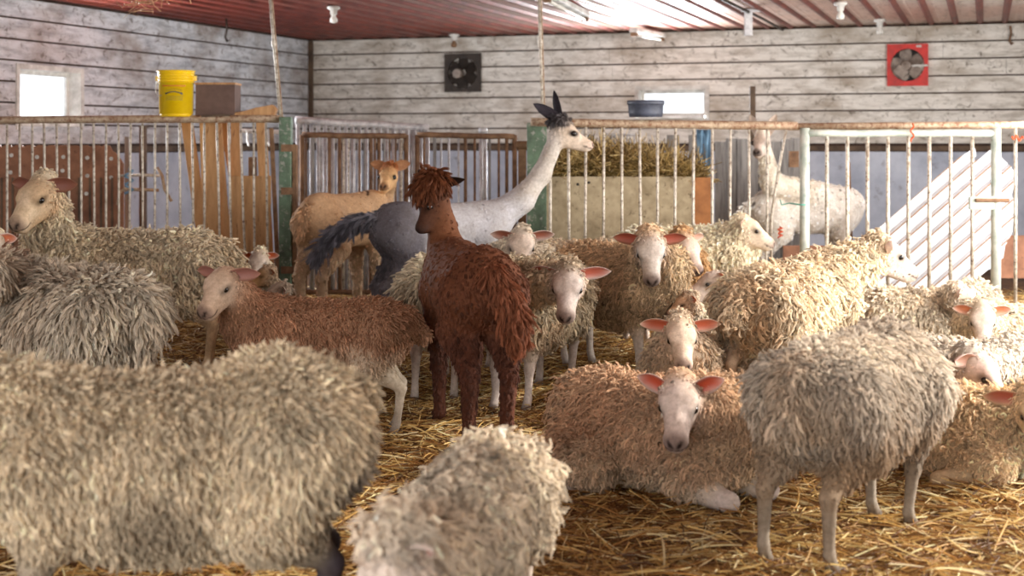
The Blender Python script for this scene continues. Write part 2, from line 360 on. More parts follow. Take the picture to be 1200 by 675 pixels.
def sheep(label, at, heading, s=1, head=None, look=None, lying=False, lie_side=1, wool=.032, n=30000, body=lin(205, 186, 158), face=lin(224, 208, 196), leg=None, ear=lin(176, 100, 82),
          stain=lin(150, 112, 78), stain_amt=.5, topwool=.02, legs=None, vox=None, patches=(), curl=.0045, rad=None, droop=.6, group=None, bellyc=None, roll=0, neckwool=None, ear_up=.06, ear_len=.100,
          bridge=None, width=1, tail=True, clump=13, legwool=0, hs=1.0, ear_back=None, hump=0, thigh=1.08, ck=.72):
    hd_ = math.radians(heading); X, Y = (at[0]-600)/F*at[1], at[1]; loc = (X, Y, 0)
    leg = leg or tuple(v*.85 for v in face); bellyc = bellyc or body
    toL = lambda P: rotz(-hd_)@(np.array(P)-np.array(loc))
    dz = -.305*s if lying else -.04*s
    hp = toL(px(*head)) if head else np.array([.56, 0, .80])*s+np.array([0, 0, dz*.6])
    yaw, pitch = (math.radians(look[0])-hd_, math.radians(look[1])) if look else (0, math.radians(-38))
    H = head_frame(yaw, pitch, math.radians(roll)); hsz = s*hs
    P = []; W = wool; nW = neckwool or wool
    S = lambda *v: np.array(v)*s+np.array([0, 0, dz])
    Wd = width; low = 1 if (hp[2] < .66*s and not lying) else 0
    P += [el(S(.23, 0, .56), np.array([.20, .155*Wd, .205])*s, None, W, body, .08), el(S(-.04, 0, .535), np.array([.31, .185*Wd, .205])*s, None, W, body, .08),
          el(S(-.29, 0, .57+hump), np.array([.19, .155*Wd, .18])*s, None, W, body, .08), el(S(-.02, 0, .45), np.array([.25, .15*Wd, .14])*s, None, W*.9, bellyc, .08),
          rc(S(.28, 0, .59-low*.06), S(.36, 0, .64-low*.16), .14*s, .115*s, W, body, .08)]
    n0 = S(.36, 0, .66-low*.16); n1 = hp-H[:, 0]*.035*s+np.array([0, 0, -.035*s]); mid = (n0+n1)/2+np.array([0, 0, .0])
    P += [rc(n0, mid, .118*s, .092*s, nW, body, .06), rc(mid, n1, .092*s, .07*s, nW*.8, body, .05)]
    if tail == 'up': P += [rc(S(-.44, 0, .66+hump), S(-.51, 0, .645+hump), .04*s, .03*s, W*.8, body, .04)]
    elif tail: P += [rc(S(-.47, 0, .66), S(-.54, 0, .55), .045*s, .04*s, W, body, .05)]
    # head
    h = lambda x, y, z: hp+hsz*(H@np.array([x, y, z])); br = bridge or face
    P += [el(h(.010, 0, -.012), np.array([.068, .062, .062])*hsz, H, .006, face, .03), rc(h(.04, 0, -.015), h(.155, 0, -.052), .052*hsz, .037*hsz, .0042, br, .03),
          el(h(.172, 0, -.058), np.array([.032, .038, .034])*hsz, H, 0, br, .02), rc(h(.01, 0, -.070), h(.150, 0, -.084), .046*hsz, .024*hsz, .005, face, .03),
          rc(h(.050, .040, .010), h(.078, .037, .000), .020*hsz, .016*hsz, 0, face, .02), rc(h(.050, -.040, .010), h(.078, -.037, .000), .020*hsz, .016*hsz, 0, face, .02)]
    for sg in (1, -1): P += [rc(h(.050, sg*.050, .006), h(.080, sg*.047, .002), .010*hsz, .008*hsz, 0, tuple(.75*k for k in face), .008)]
    if topwool: P += [el(h(-.045, 0, .018), np.array([.05, .05, .045])*hsz, H, topwool, body, .03)]
    # legs
    lg = legs or [(0, 0)]*4; lw = legwool
    for i, (fx, sy) in enumerate(((1, 1), (1, -1), (-1, 1), (-1, -1))):
        ox, oy = lg[i]; y = sy*.095
        T = lambda x, yy, z, q: np.array([x+ox*q, yy+oy*q, z])*s
        if not lying:
            if fx > 0:
                J = [T(.27, sy*.10, .50, 0), T(.24, y, .37, .1), T(.27, y*.95, .215, .5), T(.268, y*.9, .07, .95), T(.30, y*.9, .02, 1)]; R = [.10, .056, .024, .0175, .025]
                J[0][2] = .50*s
            else:
                J = [T(-.34, sy*.09, .54, 0), T(-.27, sy*.115, .40, .1), T(-.43, y, .26, .6), T(-.41, y*.95, .08, .95), T(-.385, y*.95, .02, 1)]; R = [.12*thigh, .080*thigh, .0265, .0175, .025]
        elif fx > 0:
            J = [S(.27, sy*.11, .46), np.array([.22, sy*.14, .10])*s, np.array([.42, sy*.13, .055])*s, np.array([.24, sy*.10, .035])*s, np.array([.20, sy*.10, .03])*s]; R = [.10, .06, .036, .026, .028]
        else:
            yy = sy*.13+.06*lie_side
            J = [S(-.33, sy*.10, .46), np.array([-.14, yy+sy*.06, .11])*s, np.array([-.40, yy+sy*.08, .05])*s, np.array([-.20, yy+sy*.09, .035])*s, np.array([-.14, yy+sy*.09, .03])*s]; R = [.125, .09, .036, .026, .028]
        P += [rc(J[0], J[1], R[0]*s, R[1]*s, W, body, .05), rc(J[1], J[1]*.45+J[2]*.55, R[1]*s, (R[1]*.45+R[2]*.55)*s*.9, W*.55+lw, bellyc, .04), rc(J[1]*.45+J[2]*.55, J[2], (R[1]*.35+R[2]*.6)*s, R[2]*1.1*s, .002+lw, leg, .02), rc(J[2], J[3], R[2]*s, R[3]*s, lw*.6, leg, .015),
              rc(J[3], J[4], R[3]*1.1*s, R[4]*s, 0, leg, .012), rc(J[4], J[4]+np.array([.014*s, 0, 0]), R[4]*s, R[4]*.9*s, 0, lin(70, 58, 48), .004)]
    el_ = ear_len
    ears = [((-.012, sg*.054, .012), (-.12, sg*1, -.12+ear_up), (1, sg*.25, .1), el_*hs, .058, .55) for sg in (1, -1)]
    hdd = dict(s=hsz, R=H, o=hp, len=.200, mz=-.056, mr=.038, eye=(.066, .0505, -.010), er=.0140, ears=ears)
    cols = dict(face=face, ear=ear, nose=lin(108, 84, 78), stain=stain, stain_amt=stain_amt)
    if ear_back: cols['ear_back'] = ear_back
    vox = vox or (.009 if Y < 7 else .011)
    pl = [(toL(px(*c)) if len(c) == 3 and c[0] > 3 else np.array(c)*s, r, pc, a) for c, r, pc, a in patches]
    return make_animal('sheep', label, 'sheep', loc, hd_, P, hdd, dict(n=int(n*1.3), clump=max(6, int(clump*.62)), clump_k=ck, curl=curl*1.25, droop=droop, rad=rad or max(.0014, Y/F*.42), name='fleece'), cols, vox, group, pl)

def alpaca(label, at, heading, s=1, head=None, look=None, neck_mid=None, body=lin(190, 140, 90), neckc=None, face=None, leg=None, rumpc=None, wool=.012, legwool=.02, n=16000, topknot=.05, tail=None, taill=.03,
           stain=None, stain_amt=.25, legs=None, ear_dirs=None, ear_len=.13, topsize=1, earw=.062, tailr=1, neckr=1, rumpwool=None, vox=None, patches=(), curl=.002, tailc=None, roll=0, topc=None, earc=None, nose=lin(60, 45, 40), neckwool=None, bodyw=1, droop=.8, rad=None, thigh=1, hs=1, lid=None, bellywool=None):
    hd_ = math.radians(heading); X, Y = (at[0]-600)/F*at[1], at[1]; loc = (X, Y, 0)
    toL = lambda P: rotz(-hd_)@(np.array(P)-np.array(loc))
    neckc = neckc or body; face = face or body; leg = leg or body; rumpc = rumpc or body; stain = stain or tuple(.6*k for k in body); tailc = tailc or body; topc = topc or neckc
    hp = toL(px(*head)); H = head_frame(math.radians(look[0])-hd_, math.radians(look[1]), math.radians(roll)); hsz = s*hs
    S = lambda *v: np.array(v)*s
    nW = wool if neckwool is None else neckwool; bw = wool if bellywool is None else bellywool
    P = [el(S(.24, 0, .67), np.array([.20, .135*bodyw, .185])*s, None, wool, body, .08), el(S(-.02, 0, .67), np.array([.32, .155*bodyw, .175])*s, None, bw, body, .08),
         el(S(-.30, 0, .70), np.array([.19, .14*bodyw, .165])*s, None, rumpwool or wool, rumpc, .08), rc(S(-.35, 0, .78), S(.2, 0, .775), .06*s, .06*s, wool, body, .06)]
    n0 = S(.34, 0, .74); n2 = hp-H[:, 0]*.03*s+np.array([0, 0, -.03*s])
    m1 = toL(px(*neck_mid)) if neck_mid else n0*.5+n2*.5+np.array([.05*s, 0, -.03*s])
    P += [rc(n0, n0*.5+m1*.5+np.array([.03*s, 0, -.02*s]), .12*s, .078*s*neckr, nW, body, .07), rc(n0*.5+m1*.5+np.array([.03*s, 0, -.02*s]), m1, .078*s*neckr, .06*s*neckr, nW, neckc, .05), rc(m1, n2, .06*s*neckr, .052*s, nW, neckc, .04)]
    h = lambda x, y, z: hp+hsz*(H@np.array([x, y, z]))
    P += [el(h(.01, 0, -.005), np.array([.07, .055, .06])*hsz, H, .008, face, .03), rc(h(.04, 0, -.015), h(.155, 0, -.045), .046*hsz, .028*hsz, .004, face, .025),
          el(h(.165, 0, -.048), np.array([.03, .03, .028])*hsz, H, 0, face, .02), rc(h(.02, 0, -.06), h(.145, 0, -.072), .038*hsz, .019*hsz, 0, face, .03),
          el(h(-.025, 0, .045), np.array([.055, .05, .04])*hsz*topsize, H, topknot, topc, .03), rc(h(.05, .036, .01), h(.08, .03, .0), .018*hsz, .014*hsz, 0, face, .02), rc(h(.05, -.036, .01), h(.08, -.03, .0), .018*hsz, .014*hsz, 0, face, .02)]
    lg = legs or [(0, 0)]*4
    for i, (fx, sy) in enumerate(((1, 1), (1, -1), (-1, 1), (-1, -1))):
        ox, oy = lg[i]; T = lambda x, yy, z, q: np.array([x+ox*q, yy+oy*q, z])*s
        if fx > 0: J = [T(.26, sy*.08, .62, 0), T(.235, sy*.085, .50, .1), T(.26, sy*.08, .29, .5), T(.26, sy*.075, .07, .95), T(.295, sy*.075, .022, 1)]; R = [.09, .062, .036, .026, .032]
        else: J = [T(-.33, sy*.075, .66, 0), T(-.26, sy*.095, .51, .1), T(-.42, sy*.085, .34, .6), T(-.395, sy*.08, .08, .95), T(-.365, sy*.08, .022, 1)]; R = [.12*thigh, .085*thigh, .038, .027, .032]
        P += [rc(J[0], J[1], R[0]*s, R[1]*s, (rumpwool or max(wool, legwool*.6)) if fx < 0 else max(wool, legwool*.6), rumpc if fx < 0 else body, .05), rc(J[1], J[2], R[1]*s, R[2]*s, legwool, leg, .03), rc(J[2], J[3], R[2]*s, R[3]*s, legwool*.8, leg, .015),
              rc(J[3], J[4], R[3]*1.1*s, R[4]*s, .004, leg, .012), rc(J[4], J[4]+np.array([.03*s, 0, -.004]), R[4]*s, R[4]*.75*s, 0, lin(60, 50, 42), .004)]
    tl = [S(-.46, 0, .76)]+[S(*q) for q in (tail or [(-.53, 0, .70), (-.55, 0, .58)])]
    for a, b in zip(tl[:-1], tl[1:]): P.append(rc(a, b, .032*s*tailr, .022*s*tailr, taill, tailc, .03))
    ed = ear_dirs or [(-.25, .35, 1), (-.25, -.35, 1)]
    ears = [((-.03, sg*.036, .05), d, (1, sg*.3, .1), ear_len*hs, earw, .6) for sg, d in zip((1, -1), ed)]
    hdd = dict(s=hsz, R=H, o=hp, len=.19, mz=-.046, mr=.03, eye=(.066, .047, -.002), er=.0165, ears=ears)
    cols = dict(face=face, ear=earc or tuple(k*.8 for k in face), nose=nose, stain=stain, stain_amt=stain_amt, ear_back=earc or tuple(k*.9 for k in face), lid=lid or tuple(.4*k for k in face))
    pl = [(np.array(c)*s, r, pc, a) for c, r, pc, a in patches]
    return make_animal('alpaca', label, 'alpaca', loc, hd_, P, hdd, dict(n=n, clump=14, curl=curl, droop=droop, rad=rad or max(.0012, Y/F*.32), name='coat', lean=(-.3, 0, 0), clump_k=.5), cols, vox or .010, None, pl, noise_amp=.002, hair=M_HAIR, base_dark=.9)
# ---------------------------------------------------------------- the barn: u runs along the far wall, v from it towards us
CY = 16.2; CX = -.1442*CY; TA = .336; AN = math.atan(TA); SA, CA = math.sin(AN), math.cos(AN); CEIL = 2.42
def room(u, v, z=0): return (CX+u*CA-v*SA, CY-u*SA-v*CA, z)
def uback(x): k = (x-600)/F; return (k*CY-CX)/(CA+SA*k)
def vleft(x): k = (x-600)/F; return (CX-k*CY)/(SA-k*CA)
def zb(x, y): return EYE-(y-HZ)/F*(CY-uback(x)*SA)
def zl(x, y): return EYE-(y-HZ)/F*(CY-vleft(x)*CA)
ROT = Matrix.Rotation(-AN, 3, 'Z')
def rput(o, parent=None):
    if parent is None: o.location = (CX, CY, 0); o.rotation_euler = (0, 0, -AN)
    else: o.parent = parent
    return o
def rthing(name, label, cat, group=None): o = thing(name, label, cat, (0, 0, 0), group); return rput(o)
def rbuild(m, name, mat, parent=None, **k):
    o = m.build(name, mat, None, **k)
    return rput(o, parent)
def struct(o): o['kind'] = 'structure'; return o
G = lin
def wallmat(name, base, dark, brown, seed):
    m, nt, b = new_mat(name); b.inputs['Roughness'].default_value = .75
    n = tex(nt, 3.2, 8, .72, (1, 1, 5)); n2 = tex(nt, 1.1+seed*.1, 5, .65, (1, 1, 1.6)); n3 = tex(nt, 9, 9, .78, (1, 1, 1.3), dist=1.2)
    c = ramp(nt, n.outputs[0], [(.36, dark), (.56, base)]).outputs[0]
    f2 = ramp(nt, n2.outputs[0], [(.46, (0, 0, 0)), (.66, (.75, .75, .75))]); c = mix(nt, f2.outputs[0], c, brown)
    f3 = ramp(nt, n3.outputs[0], [(.55, (0, 0, 0)), (.63, (.85, .85, .85))]); c = mix(nt, f3.outputs[0], c, tuple(.45*k for k in brown))
    nt.links.new(c, b.inputs['Base Color']); bump(nt, b, n3.outputs[0], .25, .004); return m
M_SID_L = wallmat('blue_grey_painted_boards', G(206, 208, 212), G(156, 158, 164), G(128, 110, 94), 0)
M_SID_B = wallmat('dusty_painted_boards', G(226, 222, 214), G(184, 178, 168), G(146, 130, 110), 3)
M_GAP = simple('dark_board_gap', G(70, 48, 36), G(40, 28, 22), rough=.9)
M_LOW = simple('pale_blue_limewash', G(196, 202, 214), G(158, 166, 182), 2.2, .85, spots=G(128, 124, 132), spot_amt=(.6, .75))
M_TRIM = simple('weathered_brown_trim', G(104, 84, 66), G(62, 48, 38), 6, .8)
M_WHITE = simple('chalky_white_paint', G(214, 212, 206), G(160, 154, 146), 7, .6)
def siding(m, axis, length, holes, z0, z1, n):
    """lapped boards in n courses with openings left for windows and fans; holes are (a, b, z0, z1)"""
    p = (z1-z0)/n; r = random.Random(4)
    zs = [z0+i*p for i in range(n+1)]
    for i in range(n):
        a0, a1 = zs[i]+.010, zs[i+1]-.006
        # vertical splits where holes begin and end
        cuts = sorted({a0, a1, *[h for hh in holes for h in hh[2:4] if a0 < h < a1]})
        for q0, q1 in zip(cuts[:-1], cuts[1:]):
            segs = [(0, length)]
            for h in holes:
                if h[2] < (q0+q1)/2 < h[3]:
                    segs = [s for a, b in segs for s in ((a, min(b, h[0])), (max(a, h[1]), b)) if s[1]-s[0] > .001]
            for a, b in segs:
                x = a
                while x < b-.001:
                    e = min(b, x+r.uniform(2.6, 4.2)) if b-x > 4.5 else b
                    t = .022+.003*r.random(); g = .0015
                    if axis == 'u': m.box(((x+e)/2, -t/2, (q0+q1)/2), (e-x-2*g, t, q1-q0))
                    else: m.box((t/2, -(x+e)/2, (q0+q1)/2), (t, e-x-2*g, q1-q0))
                    x = e
SZ0 = 1.215; NC = 7
# far wall
WR = (uback(747), uback(829), zb(780, 139), zb(780, 103)); F1 = (uback(523), uback(565), zb(545, 108), zb(545, 63)); F2 = (uback(1040), uback(1088), zb(1060, 101), zb(1060, 52))
m = MB(); siding(m, 'u', 9.0, [WR], SZ0, CEIL-.02, NC); o = rbuild(m, 'wall_back', [M_SID_B]); struct(o)
def backing(m, axis, L, hole, z0, z1, t=.12, off=.0):
    a, b, c, d = hole
    rects = [(0, a, z0, z1), (b, L, z0, z1), (a, b, z0, c), (a, b, d, z1)]
    for x0, x1, q0, q1 in rects:
        if axis == 'u': m.box(((x0+x1)/2, off+t/2, (q0+q1)/2), (x1-x0, t, q1-q0))
        else: m.box((-off-t/2, -(x0+x1)/2, (q0+q1)/2), (t, x1-x0, q1-q0))
m = MB(); backing(m, 'u', 9.0, WR, 0, CEIL+.1); struct(rbuild(m, 'wall_back_sheathing', M_GAP))
m = MB(); m.box((4.5, -.02, .57), (9, .04, 1.14)); m.box((4.5, -.025, 1.175), (9, .05, .05)); m.mi[-6:] = [1]*6; struct(rbuild(m, 'wall_back_lower', [M_LOW, M_TRIM]))
# wall on our left hand
WL = (vleft(93), vleft(18), zl(50, 141)-.05, zl(50, 80))
m = MB(); siding(m, 'v', 17.0, [WL], SZ0, CEIL-.02, NC); struct(rbuild(m, 'wall_left', [M_SID_L]))
m = MB(); backing(m, 'v', 17.0, WL, 0, CEIL+.1); struct(rbuild(m, 'wall_left_sheathing', M_GAP))
m = MB(); m.box((.02, -8.5, .57), (.04, 17, 1.14)); m.box((.025, -8.5, 1.175), (.05, 17, .05)); m.mi[-6:] = [1]*6; struct(rbuild(m, 'wall_left_lower', [M_LOW, M_TRIM]))
m = MB(); m.box((.045, -.045, 1.2), (.05, .05, 2.38)); struct(rbuild(m, 'trim_1', M_TRIM))
# wall with the big open doorway on our right hand, and the wall behind us with an opening added for fill light
DR = (2.2, 10.2, 0, 2.25)
m = MB(); m.box((9.06, -DR[0]/2, 1.2), (.12, DR[0], 2.5)); m.box((9.06, -(DR[1]+17)/2, 1.2), (.12, 17-DR[1], 2.5)); m.box((9.06, -(DR[0]+DR[1])/2, 2.36), (.12, DR[1]-DR[0], .2)); struct(rbuild(m, 'wall_right', M_SID_B))
m = MB(); m.box((.6, -17.06, 1.2), (1.2, .12, 2.5)); m.box((8.7, -17.06, 1.2), (.6, .12, 2.5)); m.box((4.8, -17.06, 2.36), (7.2, .12, .2)); struct(rbuild(m, 'wall_front', M_SID_L))
# ceiling of ribbed steel
def ceil_mat():
    m, nt, b = new_mat('ribbed_red_steel'); b.inputs['Metallic'].default_value = .35
    n = tex(nt, 1.3, 7, .7, (2.5, .5, 1)); n2 = tex(nt, 5, 8, .75, (3, .6, 1)); n3 = tex(nt, .55, 3, .5)
    c = ramp(nt, n.outputs[0], [(.3, G(92, 32, 22)), (.55, G(138, 50, 34)), (.78, G(172, 110, 90))]).outputs[0]
    tc = nd(nt, 'ShaderNodeTexCoord'); sx = nd(nt, 'ShaderNodeSeparateXYZ'); nt.links.new(tc.outputs['Object'], sx.inputs[0])
    mr = nd(nt, 'ShaderNodeMapRange'); mr.inputs[1].default_value = 1.2; mr.inputs[2].default_value = 5.2; nt.links.new(sx.outputs[0], mr.inputs[0])
    c = mix(nt, mr.outputs[0], c, ramp(nt, n3.outputs[0], [(.4, G(206, 168, 150)), (.6, G(214, 200, 188))]).outputs[0])
    f = ramp(nt, n2.outputs[0], [(.52, (0, 0, 0)), (.68, (.55, .55, .55))]); c = mix(nt, f.outputs[0], c, G(96, 60, 46))
    nt.links.new(c, b.inputs['Base Color']); r = ramp(nt, n2.outputs[0], [(.3, (.28, .28, .28)), (.7, (.55, .55, .55))]); nt.links.new(r.outputs[0], b.inputs['Roughness']); bump(nt, b, n.outputs[0], .15, .01); return m
m = MB(); P = .23; xs = []
k = 0
while k*P < 9.1: xs += [(k*P, 0), (k*P+.055, -.004), (k*P+.062, 0), (k*P+.165, 0), (k*P+.185, -.022), (k*P+.205, -.022)]; k += 1
vs = []; fs = []
for i, (x, z) in enumerate(xs): vs += [(x, .1, CEIL+z), (x, -17.1, CEIL+z)]
for i in range(len(xs)-1): fs.append((2*i, 2*i+1, 2*i+3, 2*i+2))
m.add(vs, fs); m.mi = [1 if i % 6 in (3, 4, 5) else 0 for i in range(len(fs))]; m.box((4.5, -8.5, CEIL+.08), (9.3, 17.4, .1)); M_RIB = simple('dark_red_ribs', G(128, 60, 46), G(86, 38, 30), 4, .5, .3); struct(rbuild(m, 'ceiling', [ceil_mat(), M_RIB]))
# windows: frame with reveal, dusty glass
def glass_mat():
    m = bpy.data.materials.new('dusty_glass'); m.use_nodes = True; nt = m.node_tree; nt.nodes.clear()
    out = nd(nt, 'ShaderNodeOutputMaterial'); t = nd(nt, 'ShaderNodeBsdfTransparent'); g = nd(nt, 'ShaderNodeBsdfGlossy', Roughness=.1); d = nd(nt, 'ShaderNodeBsdfTranslucent')
    a = nd(nt, 'ShaderNodeMixShader'); a.inputs[0].default_value = .06; b = nd(nt, 'ShaderNodeMixShader'); b.inputs[0].default_value = .15
    nt.links.new(t.outputs[0], a.inputs[1]); nt.links.new(g.outputs[0], a.inputs[2]); nt.links.new(a.outputs[0], b.inputs[1]); nt.links.new(d.outputs[0], b.inputs[2]); nt.links.new(b.outputs[0], out.inputs[0]); return m
M_GLASS = glass_mat(); M_GALV = simple('galvanised_steel', G(210, 208, 208), G(150, 148, 152), 14, .5, .25, spots=G(124, 84, 56), spot_amt=(.62, .72))
def window(name, axis, h):
    a, b, c, d = h; root = bpy.data.objects.new(name, None); COL.objects.link(root); rput(root); root['kind'] = 'structure'
    f = MB(); w = .022
    def B(x0, x1, z0, z1, y0, y1):
        if axis == 'u': f.box(((x0+x1)/2, -(y0+y1)/2, (z0+z1)/2), (x1-x0, abs(y1-y0), z1-z0))
        else: f.box(((y0+y1)/2, -(x0+x1)/2, (z0+z1)/2), (abs(y1-y0), x1-x0, z1-z0))
    for y0, y1 in ((-.14, .032),):
        B(a, a+.02, c, d, y0, y1); B(b-.02, b, c, d, y0, y1); B(a+.02, b-.02, d-.02, d, y0, y1); B(a+.02, b-.02, c, c+.03, y0, y1+.02)
    B(a-w, a, c-.03, d+w, .02, .034); B(b, b+w, c-.03, d+w, .02, .034); B(a, b, d, d+w, .02, .034)
    B(a+.02, a+.055, c, d, -.12, -.09); B(b-.055, b-.02, c, d, -.12, -.09); B(a+.055, b-.055, d-.055, d-.02, -.12, -.09); B(a+.055, b-.055, c+.03, c+.06, -.12, -.09)
    rbuild(f, 'window_frame', M_WHITE, root)
    f = MB(); B(a+.05, b-.05, c+.05, d-.05, -.107, -.103); rbuild(f, 'window_glass', M_GLASS, root)
window('window_1', 'v', WL); window('window_2', 'u', WR)
# ---- fans on the far wall
M_DARKM = simple('grimy_dark_steel', G(62, 52, 44), G(34, 28, 24), 12, .55, .5); M_RED = simple('red_enamel', G(204, 28, 12), G(150, 20, 10), 9, .45, spots=G(96, 40, 28), spot_amt=(.66, .76)); M_BLADE = simple('dusty_fan_blade', G(150, 138, 128), G(98, 84, 74), 15, .5, .4)
M_BLACKH = simple('dark_shaft_lining', G(30, 26, 22), G(16, 14, 12), 8, .8)
def fan(label, box, plate, kind):
    a, b, c, d = box; t = rthing('exhaust_fan', label, 'fan'); cx, cz = (a+b)/2, (c+d)/2; w, h = (b-a)/2, (d-c)/2; r = min(w, h)*.82
    R = Matrix.Rotation(math.radians(90), 3, 'X')
    f = MB(); n = 48; y = -.062; vs = []; fs = []
    for k in range(n):
        an = 2*math.pi*k/n; ca, sa = math.cos(an), math.sin(an); q = 1/max(abs(ca), abs(sa))
        for yy in (y, -.02): vs += [(cx+r*ca, yy, cz+r*sa), (cx+w*ca*q, yy, cz+h*sa*q)]
    for k in range(n):
        i, j = 4*k, 4*((k+1) % n); fs += [(i, i+1, j+1, j), (i+1, i+3, j+3, j+1), (i+2, i, j, j+2)]
    f.add(vs, fs); rbuild(f, 'housing', plate, t)
    s = MB(); s.lathe([(.001, .024), (r, .024)], (cx, 0, cz), 32, R); rbuild(s, 'shaft', M_BLACKH, t)
    cx2, cz2 = (cx, cz) if kind == 'red' else (cx-.05, cz)
    for k in range(5 if kind == 'red' else 6):
        bl = MB(); an = 2*math.pi*k/(5 if kind == 'red' else 6)+.5; vs = []
        for i in range(5):
            rr = r*(.2+.74*i/4); hwid = r*(.16+.22*math.sin(i/4*2.4))
            for q in (-1, 1):
                dx, dz = rr*math.cos(an)-q*hwid*math.sin(an), rr*math.sin(an)+q*hwid*math.cos(an); vs.append((cx+dx, -.040+q*.012, cz+dz))
        bl.add(vs+[(x, y_+.002, z) for x, y_, z in vs], [(2*i, 2*i+1, 2*i+3, 2*i+2) for i in range(4)]+[(10+2*i+1, 10+2*i, 10+2*i+2, 10+2*i+3) for i in range(4)]); rbuild(bl, 'blade', M_BLADE if kind == 'red' else M_DARKM, t)
    mo = MB(); mo.lathe([(.001, .135), (r*.28, .13), (r*.33, .11), (r*.33, .05), (r*.22, .045), (.001, .045)], (cx-(.01 if kind == 'red' else .04), 0, cz-.01), 20, R); rbuild(mo, 'motor', M_BLADE, t, smooth=False)
    if kind == 'red':
        sp = MB(); sp.box((cx+r*.6, -.10, cz-.01), (r*1.25, .012, .018)); rbuild(sp, 'bracket', M_WHITE, t)
        sp = MB(); sp.box((cx-.06, -.10, cz-.07), (.12, .05, .09), Matrix.Rotation(.7, 3, 'Y')); rbuild(sp, 'capacitor_box', M_BLADE, t)
        sp = MB(); sp.box((cx+w*.55, -.064, cz+h*.88), (.05, .004, .018)); rbuild(sp, 'rating_plate', M_WHITE, t)
    else:
        for q in (.35, .5, .65, .8, .97):
            g = MB(); g.tube([(cx+r*q*math.cos(i/24*2*math.pi), -.072, cz+r*q*math.sin(i/24*2*math.pi)) for i in range(25)], .004, 5); rbuild(g, 'guard_ring', M_DARKM, t)
fan('dark grimy square exhaust fan with wire guard on the grey boards', F1, M_DARKM, 'dark'); fan('red square exhaust fan with dusty blades high on the white boards', F2, M_RED, 'red')
# ---- floor
def floor_mat():
    m, nt, b = new_mat('trodden_bedding'); b.inputs['Roughness'].default_value = .95
    n = tex(nt, 1.2, 6, .7); n2 = tex(nt, 22, 8, .75, dist=.8)
    c = ramp(nt, n.outputs[0], [(.35, G(66, 42, 22)), (.6, G(112, 78, 42))]).outputs[0]; d = ramp(nt, n2.outputs[0], [(.3, (.35, .32, .28)), (.62, (1.1, 1.05, 1))])
    c = mix(nt, 1, c, d.outputs[0], 'MULTIPLY'); nt.links.new(c, b.inputs['Base Color']); bump(nt, b, n2.outputs[0], .8, .02); return m
m = MB(); N = 60
for i in range(N+1):
    for j in range(N+1):
        u, v = 9.2*i/N-.1, 17.2*j/N-.1; m.v.append((u, -v, -.004-.012*(1+mnoise.noise((u*2, v*2, 0)))))
m.f = [(i*(N+1)+j, i*(N+1)+j+1, (i+1)*(N+1)+j+1, (i+1)*(N+1)+j) for i in range(N) for j in range(N)]; m.mi = [0]*len(m.f)
m.box((4.5, -8.5, -.12), (9.3, 17.4, .12)); struct(rbuild(m, 'floor', floor_mat()))
M_STRAW = strand_mat('straw_stalks', .5, .3, .4)
def scatter(name, label, cat, n, pos, length, rad, cols, flat, seed, bend=.25, kind='stuff'):
    r = np.random.default_rng(seed); A = pos(r, n); L = length[0]+(length[1]-length[0])*r.random(n)**1.6
    th = r.uniform(0, 2*math.pi, n); el_ = np.abs(r.normal(0, flat, n)); d = np.stack([np.cos(th)*np.cos(el_), np.sin(th)*np.cos(el_), np.sin(el_)], 1)
    sd = unit(np.cross(d, r.normal(size=(n, 3)))); t = np.linspace(-.5, .5, 4)[None, :, None]
    P = A[:, None, :]+d[:, None, :]*L[:, None, None]*t+sd[:, None, :]*(bend*L)[:, None, None]*(t*t-.12)
    P[..., 2] += (L*np.abs(d[:, 2])*.5)[:, None]; P[..., 2] = np.maximum(P[..., 2], .003)if name == 'straw_bedding' else P[..., 2]
    c = np.array(cols)[r.integers(0, len(cols), n)]*(.7+.5*r.random(n))[:, None]
    R = rad*(.6+.8*r.random(n))[:, None]*np.array([[1, 1, 1, .8]])
    o = strands(name, P, R, np.clip(c, 0, .95), M_STRAW); tag(o, label, cat, None, kind); return o
def floor_pos(r, n):
    Y = 2.6+(11.5-2.6)*r.random(n)**1.25; X = (r.random(n)*2-1)*(.40*Y+.35)
    clump = vnoise(np.stack([X, Y, 0*X], 1), 3.0, 11); Z = .004+np.clip(clump*.5+.5, 0, 1)*.030*r.random(n)
    return np.stack([X, Y, Z], 1)
def zone(o): pass
SC = [G(232, 202, 136), G(206, 166, 98), G(176, 130, 72), G(140, 98, 52), G(244, 224, 174), G(104, 70, 38), G(190, 150, 90), G(124, 86, 48)]
so = scatter('straw_bedding', 'loose golden brown straw bedding covering the barn floor', 'straw', 110000, floor_pos, (.06, .26), .0021, SC, .11, 5)
